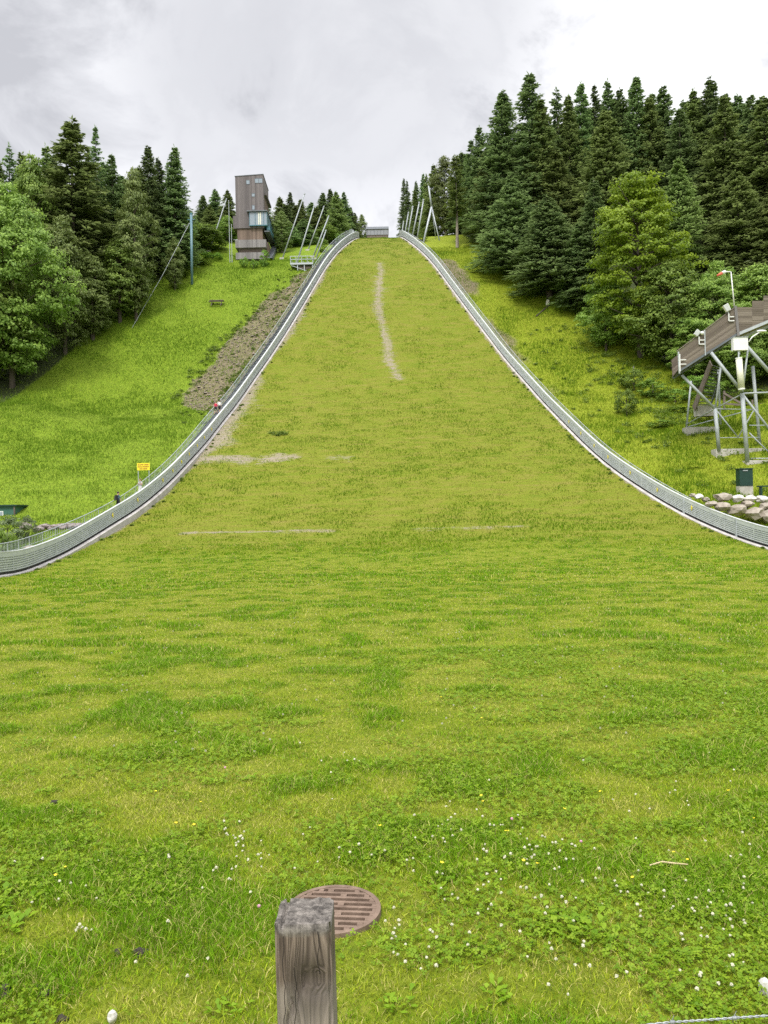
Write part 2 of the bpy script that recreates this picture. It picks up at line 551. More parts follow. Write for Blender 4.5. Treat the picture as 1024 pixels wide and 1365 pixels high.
def quadmesh(name, V, mat, tone=None, col=None, per=4):
    """V (n, per, 3) -> one mesh of n faces"""
    n = len(V)
    me = bpy.data.meshes.new(name)
    me.vertices.add(n * per); me.loops.add(n * per); me.polygons.add(n)
    me.vertices.foreach_set('co', np.ascontiguousarray(V, dtype=np.float32).ravel())
    me.loops.foreach_set('vertex_index', np.arange(n * per, dtype=np.int32))
    me.polygons.foreach_set('loop_start', np.arange(0, n * per, per, dtype=np.int32))
    me.polygons.foreach_set('loop_total', np.full(n, per, dtype=np.int32))
    if tone is not None:
        a = me.attributes.new('tone', 'FLOAT', 'POINT')
        a.data.foreach_set('value', np.repeat(tone, per).astype(np.float32))
    if col is not None:
        a = me.attributes.new('col', 'FLOAT_COLOR', 'POINT')
        c4 = np.ones((n * per, 4), np.float32)
        c4[:, :3] = np.repeat(col, per, axis=0) if len(col) == n else col
        a.data.foreach_set('color', c4.ravel())
    me.materials.append(MAT[mat])
    me.update(calc_edges=True)
    return me


# ------------------------------------------------------------------ ground sheet
def axis(lo, hi, a, b, step):
    core = list(np.arange(a, b + 1e-6, step))
    out, s, p = [], step, b
    while p < hi:
        s *= 1.25; p = min(p + s, hi); out.append(p)
    pre, s, p = [], step, a
    while p > lo:
        s *= 1.25; p = max(p - s, lo); pre.append(p)
    return np.array(pre[::-1] + core + out)


gx = axis(-420, 420, -66, 66, .55)
gy = axis(-80, 640, 0, 186, .55)
GX, GY = np.meshgrid(gx, gy)
GZ = H(GX, GY)


def poly_dist(X, Y, pts):
    d = np.full(X.shape, 1e9); t_ = np.zeros(X.shape)
    for (x0, y0), (x1, y1) in zip(pts[:-1], pts[1:]):
        dx, dy = x1 - x0, y1 - y0
        t = np.clip(((X - x0) * dx + (Y - y0) * dy) / (dx * dx + dy * dy), 0, 1)
        e = np.hypot(X - x0 - t * dx, Y - y0 - t * dy)
        d = np.minimum(d, e)
    return d


PATH = [hit(*p) for p in [(506, 352), (508, 366), (505, 384), (504, 405), (508, 425), (513, 445), (517, 465), (520, 482), (530, 503)]]
LINE1 = [hit(*p) for p in [(245, 711), (330, 709), (440, 708)]]
LINE2 = [hit(*p) for p in [(556, 705), (640, 704), (706, 701)]]
PATCH = [hit(*p) for p in [(255, 612), (300, 611), (330, 613)]]
PATCH3 = [hit(*p) for p in [(356, 612), (388, 609)]]
PATCH2 = [hit(*p) for p in [(440, 610), (465, 611)]]


def zones(X, Y):
    dl = XL(Y) - X; dr = X - XR(Y)
    ins = (dl < 0) & (dr < 0)
    z = {}
    z['hill'] = np.where(ins, sst(57, 64, Y + (fbm(X / 6, Y / 6, 21) - .5) * 6), 0)
    edge_l = 60 + 0 * X
    z['meadow'] = sst(0, 1.2, dl) * sst(40, 46, Y)
    z['rmeadow'] = sst(0, 1.2, dr) * sst(40, 46, Y)
    w = 9.5 * sst(98, 108, Y) * (1 - .45 * sst(128, 146, Y)) * (1 - sst(144, 149, Y))
    wob = (fbm(X / 4, Y / 4, 31) - .5) * 6
    bank = sst(.9, 1.6, dl) * (1 - sst(w - 1, w + 1, dl + wob)) * (w > 1)
    bank_r = sst(.9, 1.5, dr) * (1 - sst(2.5, 5, dr + wob)) * (sst(131, 135, Y) * (1 - sst(144, 147, Y)) + .75 * sst(112, 116, Y) * (1 - sst(124, 128, Y)) + .45 * sst(102, 105, Y) * (1 - sst(106, 110, Y)))
    z['bank'] = np.clip(bank + bank_r, 0, 1)
    pw = fbm(X / 1.5, Y / 2.5, 83, 3) * 1.3
    bare = .74 * (1 - sst(-.2, 1.7, poly_dist(X, Y, PATH) * (.3 + pw)))
    bare = np.maximum(bare, .66 * (1 - sst(0, .9, poly_dist(X, Y, LINE1) * (.5 + pw))))
    bare = np.maximum(bare, .62 * (1 - sst(0, .9, poly_dist(X, Y, LINE2) * (.5 + pw))))
    bare = np.maximum(bare, .78 * (1 - sst(.2, 2.2, np.minimum(poly_dist(X, Y, PATCH), poly_dist(X, Y, PATCH3)) * (.5 + pw * .8))))
    bare = np.maximum(bare, .52 * (1 - sst(.0, 1.5, poly_dist(X, Y, PATCH2))))
    wl = .5 + 1.6 * sst(80, 90, Y) * (1 - sst(104, 114, Y)) + .5 * sst(116, 122, Y) * (1 - sst(135, 145, Y))
    bare = np.maximum(bare, np.where(ins, .85 * (1 - sst(wl * .1, wl * 2.2, -dl * (.4 + pw))), 0))
    wr = .35 + .25 * sst(100, 110, Y)
    bare = np.maximum(bare, np.where(ins, (1 - sst(wr * .6, wr * 1.5, -dr)), 0))
    bare = np.maximum(bare, .62 * (1 - sst(.3, 1.2, np.abs(dl - .7))) * sst(56, 62, Y))
    z['bare'] = np.clip(bare, 0, 1)
    fl = 31 - 3 * sst(130, 145, Y)
    fr = 19 + 4 * sst(108, 125, Y) * (1 - sst(128, 150, Y)) - 8 * sst(140, 155, Y)
    z['forest'] = np.maximum(sst(fl, fl + 3, dl) * sst(80, 100, Y), sst(fr, fr + 3, dr) * sst(90, 100, Y))
    return z


Z = zones(GX, GY)
ny, nx = GX.shape
me = bpy.data.meshes.new('ground')
idx = np.arange(nx * ny).reshape(ny, nx)
F = np.stack([idx[:-1, :-1], idx[:-1, 1:], idx[1:, 1:], idx[1:, :-1]], -1).reshape(-1, 4)
me.vertices.add(nx * ny); me.loops.add(F.size); me.polygons.add(len(F))
me.vertices.foreach_set('co', np.stack([GX, GY, GZ], -1).astype(np.float32).ravel())
me.loops.foreach_set('vertex_index', F.astype(np.int32).ravel())
me.polygons.foreach_set('loop_start', np.arange(0, F.size, 4, dtype=np.int32))
me.polygons.foreach_set('loop_total', np.full(len(F), 4, dtype=np.int32))
me.polygons.foreach_set('use_smooth', np.ones(len(F), bool))
for k, v in Z.items():
    a = me.attributes.new(k, 'FLOAT', 'POINT')
    a.data.foreach_set('value', v.astype(np.float32).ravel())
me.materials.append(MAT['ground'])
me.update(calc_edges=True)
tag(link('ground', me), kind='structure')


# ------------------------------------------------------------------ grass
def blades(name, X, Y, hgt, wid, col, lean=.5, kind='stuff'):
    n = len(X)
    Zg = H(X, Y) - .01
    a = nr.uniform(0, 2 * np.pi, n)
    la = nr.uniform(0, 2 * np.pi, n)
    ll = nr.uniform(.1, 1, n) * lean * hgt
    V = np.zeros((n, 4, 3))
    sx = np.cos(a) * wid / 2; sy = np.sin(a) * wid / 2
    V[:, 0] = np.stack([X - sx, Y - sy, Zg], -1)
    V[:, 1] = np.stack([X + sx, Y + sy, Zg], -1)
    mx = X + np.cos(la) * ll * .35; my = Y + np.sin(la) * ll * .35; mz = Zg + hgt * .62
    tx = X + np.cos(la) * ll; ty = Y + np.sin(la) * ll; tz = Zg + hgt
    V[:, 2] = np.stack([mx + sx * .8, my + sy * .8, mz], -1)
    V[:, 3] = np.stack([mx - sx * .8, my - sy * .8, mz], -1)
    T = np.zeros((n, 3, 3))
    T[:, 0] = V[:, 3]; T[:, 1] = V[:, 2]; T[:, 2] = np.stack([tx, ty, tz], -1)
    me = bpy.data.meshes.new(name)
    co = np.concatenate([V.reshape(n, 12), T[:, 2]], 1).reshape(-1, 3)      # five verts a blade
    base = np.arange(n)[:, None] * 5
    li = np.concatenate([base + np.array([0, 1, 2, 3]), base + np.array([3, 2, 4])], 1)
    me.vertices.add(n * 5); me.loops.add(n * 7); me.polygons.add(n * 2)
    me.vertices.foreach_set('co', co.astype(np.float32).ravel())
    me.loops.foreach_set('vertex_index', li.astype(np.int32).ravel())
    ls = (np.arange(n)[:, None] * 7 + np.array([0, 4])).ravel()
    me.polygons.foreach_set('loop_start', ls.astype(np.int32))
    me.polygons.foreach_set('loop_total', np.tile(np.array([4, 3], np.int32), n))
    at_ = me.attributes.new('col', 'FLOAT_COLOR', 'POINT')
    c4 = np.ones((n, 5, 4), np.float32)
    c4[:, :, :3] = col[:, None, :]
    c4[:, 4, :3] *= 1.12
    at_.data.foreach_set('color', c4.ravel())
    me.materials.append(MAT['blade'])
    me.update(calc_edges=True)
    return tag(link(name, me), kind=kind)


def lerp(a, b, t):
    return np.asarray(a) * (1 - t[:, None]) + np.asarray(b) * t[:, None]


LUSH, YEL, STRAW = (.165, .330, .010), (.370, .440, .026), (.66, .56, .22)


def dryness(X, Y):
    return fbm(X / .75, Y / .62, 41, 4) * .78 + fbm(X / 4.5, Y / 3.5, 47, 3) * .22


def lawn_col(X, Y):
    n = len(X)
    d = dryness(X, Y)
    t = sst(.35, .60, d + nr.normal(0, .08, n))
    c = lerp(LUSH, YEL, t)
    s = sst(.50, .68, d) * .5 * (nr.random(n) < .5)
    s = np.maximum(s, (nr.random(n) < .15) * .8)
    c = lerp_(c, STRAW, s)
    return c * (nr.uniform(.45, 1.35, n))[:, None]


def lerp_(c, b, t):
    return c * (1 - t[:, None]) + np.asarray(b) * t[:, None]


def scatter(y0, y1, dens, half):
    A = (y1 - y0) * 2 * half(y1)
    n = int(A * dens)
    Y = nr.uniform(y0, y1, n); X = nr.uniform(-half(y1), half(y1), n)
    k = np.abs(X) < half(Y)
    return X[k], Y[k]


def inside(X, Y, m=.4):
    return (X > XL(Y) + m) & (X < XR(Y) - m)


for nm, y0, y1, dens, hh, ww in (('lawn_grass', 2.6, 8, 8500, .052, .0052), ('lawn_grass', 8, 16, 3400, .052, .0065), ('lawn_grass', 16, 34, 850, .06, .013), ('lawn_grass', 34, 62, 260, .07, .027)):
    X, Y = scatter(y0, y1, dens, lambda y: .56 * y + 4.0)
    k = inside(X, Y) & (np.hypot(X + .395, Y - 5.06) > .33) & (np.hypot(X + .2, Y - 1.75) > .1)
    X, Y = X[k], Y[k]
    d = dryness(X, Y)
    tuft = 1 - sst(.34, .50, d)
    keep = nr.random(len(X)) < (.66 + .34 * tuft)
    X, Y, tuft = X[keep], Y[keep], tuft[keep]
    hgt = hh * (.66 + (.62 if y0 < 8 else 1.0) * tuft) * nr.uniform(.6, 1.35, len(X))
    blades(nm, X, Y, hgt, ww * nr.uniform(.6, 1.4, len(X)), lawn_col(X, Y), 1.5 if y0 < 16 else 1.0)

# hill turf: short, yellowish
Y = nr.uniform(58, 172, 420000); X = nr.uniform(-27, 30, 420000)
zz = zones(X, Y)
k = inside(X, Y, .5) & (nr.random(len(X)) > 1.25 * zz['bare'] ** 1.5 - .12) & (nr.random(len(X)) < .75)
X, Y = X[k], Y[k]
d = fbm(X / 1.6, Y / 1.0, 61, 4) * .6 + fbm(X / 7, Y / 5, 67, 3) * .4
t = sst(.34, .62, d + nr.normal(0, .05, len(X)))
c = lerp((.115, .215, .006), (.210, .250, .014), t)
c = lerp_(c, (.26, .195, .085), sst(.45, .62, d) * .42)
fade = sst(66, 58, Y) if False else 1 - sst(56, 68, Y)
c = lerp_(c, (.20, .32, .008), fade * .8)
c *= nr.uniform(.6, 1.3, len(X))[:, None]
blades('hill_grass', X, Y, (.05 + .13 * (1 - t)) * nr.uniform(.6, 1.5, len(X)), .045 * nr.uniform(.6, 1.4, len(X)), c, .9)


# meadows left and right: longer grass
def meadow(name, n, x0, x1, y0, y1, c1, c2, hh, cond):
    Y = nr.uniform(y0, y1, n); X = nr.uniform(x0, x1, n)
    zz = zones(X, Y)
    k = cond(X, Y) & (nr.random(n) > zz['bank'] * .5) & (nr.random(n) > zz['forest'] * .8)
    X, Y = X[k], Y[k]
    d = fbm(X / 3.0, Y / 2.0, 71, 4) * .6 + fbm(X / 10, Y / 8, 77, 3) * .4
    t = sst(.34, .64, d + nr.normal(0, .05, len(X)))
    c = lerp(c1, c2, t) * nr.uniform(.75, 1.2, len(X))[:, None]
    blades(name, X, Y, hh * (.6 + .8 * (1 - t)) * nr.uniform(.6, 1.4, len(X)), .05 * nr.uniform(.6, 1.5, len(X)), c, .9)


meadow('meadow_grass', 330000, -66, -9, 50, 152, (.150, .255, .018), (.255, .345, .048), .24, lambda X, Y: (XL(Y) - X > 1.5) & (XL(Y) - X < 36) & (X > -.62 * Y - 4))
meadow('slope_grass', 250000, 8, 62, 58, 152, (.130, .225, .008), (.285, .335, .030), .28, lambda X, Y: (X - XR(Y) > 1.5) & (X - XR(Y) < 28) & (X < .62 * Y + 3))


# clover cover in the near lawn: three round leaflets on a leaf
def clover(name, n):
    Y = 2.8 + nr.random(n) ** 1.3 * 13.0
    X = nr.uniform(-1, 1, n) * (.56 * Y + 3.0)
    p = fbm(X / .55, Y / .45, 91, 4) * .6 + fbm(X / 2.6, Y / 2.2, 95, 2) * .4
    p = p + .10 * sst(-1.5, 1.5, X) - .02
    k = (nr.random(n) < sst(.46, .70, p) * .60) & (np.hypot(X + .395, Y - 5.06) > .34)
    X, Y, p = X[k], Y[k], p[k]
    n = len(X)
    z = H(X, Y) + nr.uniform(.015, .065, n)
    V = []; T = []
    tone = nr.random(n)
    rot = nr.uniform(0, 2 * np.pi, n)
    tx = nr.normal(0, .35, n); ty = nr.normal(0, .35, n)
    r = nr.uniform(.0055, .0105, n) * (1 + .05 * Y)
    for j in range(3):
        a = rot + j * 2.094
        q = []
        for (u, w) in ((0, 0), (1.0, -.75), (1.75, -.45), (1.75, .45), (1.0, .75)):
            ox = (np.cos(a) * u - np.sin(a) * w) * r; oy = (np.sin(a) * u + np.cos(a) * w) * r
            q.append(np.stack([X + ox, Y + oy, z + ox * tx + oy * ty], -1))
        V.append(np.stack(q, 1)); T.append(tone)
    me = quadmesh(name, np.concatenate(V), 'clover', tone=np.concatenate(T), per=5)
    return tag(link(name, me), kind='stuff')


clover('clover_leaves', 330000)


# ------------------------------------------------------------------ trees
def conifer(name, seed, Hh=30., Rr=4., mat='spruce', gap=.5, per=6, tw=34, droop=.35, lift=.15, bare=.06, thin=1., twl=1., tww=.085, power=.72, bark='bark'):
    g = np.random.default_rng(seed)
    V = []; T = []
    h = Hh * bare
    while h < Hh * .985:
        rel = (h / Hh - bare) / (1 - bare)
        Lr = Rr * (1 - rel) ** power * (1 if rel > .10 else .72 + 2.8 * rel)
        for _ in range(per if rel < .85 else 6):
            if g.random() > thin: continue
            a = g.uniform(0, 2 * np.pi)
            L = max(Lr * g.uniform(.62, 1.12), .25)
            hh = h + g.uniform(-.5, .5)
            k = max(6, int(1.45 * tw * (.35 + .65 * L / Rr)))
            t = g.uniform(.04, 1, k) ** .9
            up = lift * g.uniform(.6, 1.4) + .5 * rel; dr_ = droop * g.uniform(.7, 1.3) * (1 - .5 * rel)
            rr = L * t; zz = hh + L * (up * t - dr_ * t * t)
            side = g.choice([-1, 1], k)
            off = g.uniform(0, .16, k) * L * (1 - .6 * t) * side
            px = np.cos(a) * rr - np.sin(a) * off; py = np.sin(a) * rr + np.cos(a) * off
            ang = a + side * g.uniform(.15, 1.15, k)
            l = np.clip((.24 + .30 * (1 - t)) * L * g.uniform(.6, 1.2, k), .38, 1.0) * twl
            dz = -g.uniform(-.05, 1.1, k)
            d = np.stack([np.cos(ang), np.sin(ang), dz], -1)
            d /= np.linalg.norm(d, axis=1)[:, None]
            s = np.cross(d, np.stack([g.normal(0, .5, k), g.normal(0, .5, k), np.ones(k)], -1))
            s /= np.linalg.norm(s, axis=1)[:, None] + 1e-6
            p = np.stack([px, py, zz], -1)
            w = (tww * g.uniform(.7, 1.3, k))[:, None]
            m_ = p + d * (l * .45)[:, None]
            V.append(np.stack([p, m_ + s * w, p + d * l[:, None], m_ - s * w], 1))
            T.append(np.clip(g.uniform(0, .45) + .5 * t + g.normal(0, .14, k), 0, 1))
        h += gap * g.uniform(.7, 1.3) * (1 if rel < .8 else .8)
    k = 14
    zz = Hh - g.uniform(0, .07, k) * Hh
    ang = g.uniform(0, 2 * np.pi, k)
    p = np.stack([0 * zz, 0 * zz, zz], -1); d = np.stack([np.cos(ang) * .4, np.sin(ang) * .4, np.full(k, .8)], -1)
    s = np.stack([-np.sin(ang), np.cos(ang), 0 * ang], -1)
    V.append(np.stack([p, p + d * .3 + s * .06, p + d * .7, p + d * .3 - s * .06], 1)); T.append(np.full(k, .6))
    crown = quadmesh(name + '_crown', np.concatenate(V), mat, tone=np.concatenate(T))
    mb = MB()
    mb.tube([(0, 0, -1.0), (0, 0, 0.3), (g.normal(0, .05), g.normal(0, .05), Hh * .5), (0, 0, Hh * .99)], [.36, .30, .14, .02], 9)
    for _ in range(10):
        a = g.uniform(0, 6.28); hh = g.uniform(bare * .8, .8) * Hh; L = Rr * (1 - hh / Hh) * .7
        mb.tube([(0, 0, hh), (math.cos(a) * L, math.sin(a) * L, hh - .1 * L)], [.05, .015], 5)
    to = mb.build('trunk', bark, smooth=True)
    tm = to.data; bpy.data.objects.remove(to)
    return dict(H=Hh, R=Rr, crown=crown, trunk=tm)


def broadleaf(name, seed, Hh=20., Rr=7., mat='maple', blobs=260, leaves=80, leaf=.2, low=.12, bsize=1.5, shape=1.0, flat=.55, bark='bark'):
    g = np.random.default_rng(seed)
    V = []; T = []
    cz = Hh * (low + 1) / 2; rz = Hh * (1 - low) / 2
    ends = []
    for i in range(blobs):
        u = g.normal(0, 1, 3); u /= np.linalg.norm(u)
        rad = g.uniform(.52, 1.0) ** .6
        w = 1 + .22 * math.sin(3 * math.atan2(u[1], u[0]) + seed) + .16 * math.sin(5 * u[2] + 2 * math.atan2(u[1], u[0]))
        prof = (1 - .35 * shape * max(u[2], 0))
        c = np.array([u[0] * Rr * rad * w * prof, u[1] * Rr * rad * w * prof, cz + u[2] * rz * rad])
        br = bsize * g.uniform(.55, 1.25)
        k = int(leaves * g.uniform(.6, 1.3))
        v = g.normal(0, 1, (k, 3)); v /= np.linalg.norm(v, axis=1)[:, None]
        v[:, 2] = np.abs(v[:, 2]) * flat + g.normal(0, .12, k)
        outd = np.array([u[0], u[1], .3 * u[2]])
        p = c + v * br * (g.uniform(.35, 1, k) ** .5)[:, None] + outd * 0
        nrm = v * .6 + np.array([u[0] * .5, u[1] * .5, .7]) + g.normal(0, .45, (k, 3))
        nrm /= np.linalg.norm(nrm, axis=1)[:, None]
        a = np.cross(nrm, g.normal(0, 1, (k, 3))); a /= np.linalg.norm(a, axis=1)[:, None]
        b_ = np.cross(nrm, a)
        l = (leaf * g.uniform(.6, 1.3, k))[:, None]
        V.append(np.stack([p - a * l, p + b_ * l * .62, p + a * l, p - b_ * l * .62], 1))
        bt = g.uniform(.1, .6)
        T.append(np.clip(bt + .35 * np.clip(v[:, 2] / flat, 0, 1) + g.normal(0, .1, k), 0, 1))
        if i % 9 == 0: ends.append(c)
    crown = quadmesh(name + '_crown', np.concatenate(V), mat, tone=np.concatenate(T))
    mb = MB()
    tr = .018 * Hh + .04
    mb.tube([(0, 0, -.6), (0, 0, .3), (g.normal(0, .1), g.normal(0, .1), Hh * .35), (0, 0, Hh * .8)], [tr * 1.25, tr, tr * .7, tr * .15], 10)
    for c in ends:
        z0 = max(Hh * .12, min(c[2] - .25 * math.hypot(c[0], c[1]) - .6, Hh * .7))
        mid = (c[0] * .45, c[1] * .45, z0 + (c[2] - z0) * .6)
        mb.tube([(0, 0, z0), mid, tuple(c)], [tr * .34, tr * .2, tr * .06], 6)
    to = mb.build('trunk', bark, smooth=True)
    tm = to.data; bpy.data.objects.remove(to)
    return dict(H=Hh, R=Rr, crown=crown, trunk=tm)


PR = {}
for i in range(5):
    PR['spruce%d' % i] = conifer('spruce', 20 + i, 30, 4.0, gap=.40 + .04 * (i % 3), per=8 + i % 2, tw=36, droop=.30 + .09 * i, thin=(.97, .9, .93, .85, .8)[i], bare=(.03, .04, .03, .06, .05)[i])
PR['ragged0'] = conifer('ragged', 41, 30, 3.4, gap=.55, per=7, tw=32, droop=.45, lift=.25, thin=.8, bare=.12)
PR['ragged1'] = conifer('ragged', 42, 30, 3.6, gap=.6, per=7, tw=32, droop=.5, lift=.2, thin=.75, bare=.15)
for i in range(3):
    PR['larch%d' % i] = conifer('larch', 51 + i, 30, 4.2, mat='larch', gap=.42, per=8, tw=36, droop=.42, lift=.22, thin=.86, tww=.10, twl=.9, bare=.05, power=.75)
PR['bare0'] = conifer('bare', 61, 24, 2.2, mat='olive', gap=.5, per=6, tw=22, droop=.2, lift=.3, thin=.85, bare=.36, power=.5, tww=.12, bark='palebark')
PR['maple0'] = broadleaf('maple', 71, 20, 7.5, 'maple', 420, 95, .19, .04, 1.45)
PR['maple1'] = broadleaf('maple', 72, 18, 6.5, 'maple', 330, 85, .20, .06, 1.5)
PR['lime0'] = broadleaf('lime', 73, 26, 7.0, 'lime', 420, 90, .21, .05, 1.5, 1.3, .4)
PR['olive0'] = broadleaf('olive', 74, 16, 4.6, 'olive', 260, 80, .17, .03, 1.2, 1.2)
PR['olive1'] = broadleaf('olive', 75, 18, 4.0, 'olive', 240, 80, .18, .06, 1.2, 1.4)
PR['green0'] = broadleaf('green', 76, 18, 4.6, 'maple', 250, 85, .19, .02, 1.3, 1.2)
PR['shrub0'] = broadleaf('shrub', 81, 3.0, 1.7, 'bush', 46, 60, .11, .0, .62)
PR['shrub1'] = broadleaf('shrub', 82, 2.6, 1.9, 'bush', 50, 60, .10, .0, .6)
PR['willow0'] = broadleaf('willow', 83, 2.8, 1.8, 'willow', 60, 60, .085, .0, .55)


def plant(kind, name, px, Y, ytop, wpx, label, cat='tree', group=None, sink=.2, ymid=None):
    p = PR[kind]
    a, bt = ray(px, ytop)
    X = a * Y
    # trunk stands upright below the tip
    z0 = h1(X, Y) - sink
    hh = EYE + bt * Y - z0
    r = wpx * Y / 1000. / 2 / p['R'] * (1.32 if kind[:4] in ('spru', 'ragg', 'larc') else 1.1 if name == 'tree' else 1)
    s = hh / p['H']
    o = empty(name, (X, Y, z0), label, cat, group)
    o.rotation_euler = (0, 0, rnd.uniform(0, 6.28))
    o.scale = (r, r, s)
    if name == 'spruce_tree' or name == 'larch_tree': o.scale = (r * rnd.uniform(.88, 1.2), r * rnd.uniform(.88, 1.2), s); o.rotation_euler = (rnd.gauss(0, .018), rnd.gauss(0, .018), o.rotation_euler[2])
    link('trunk', p['trunk'], o)
    link('crown', p['crown'], o)
    return o


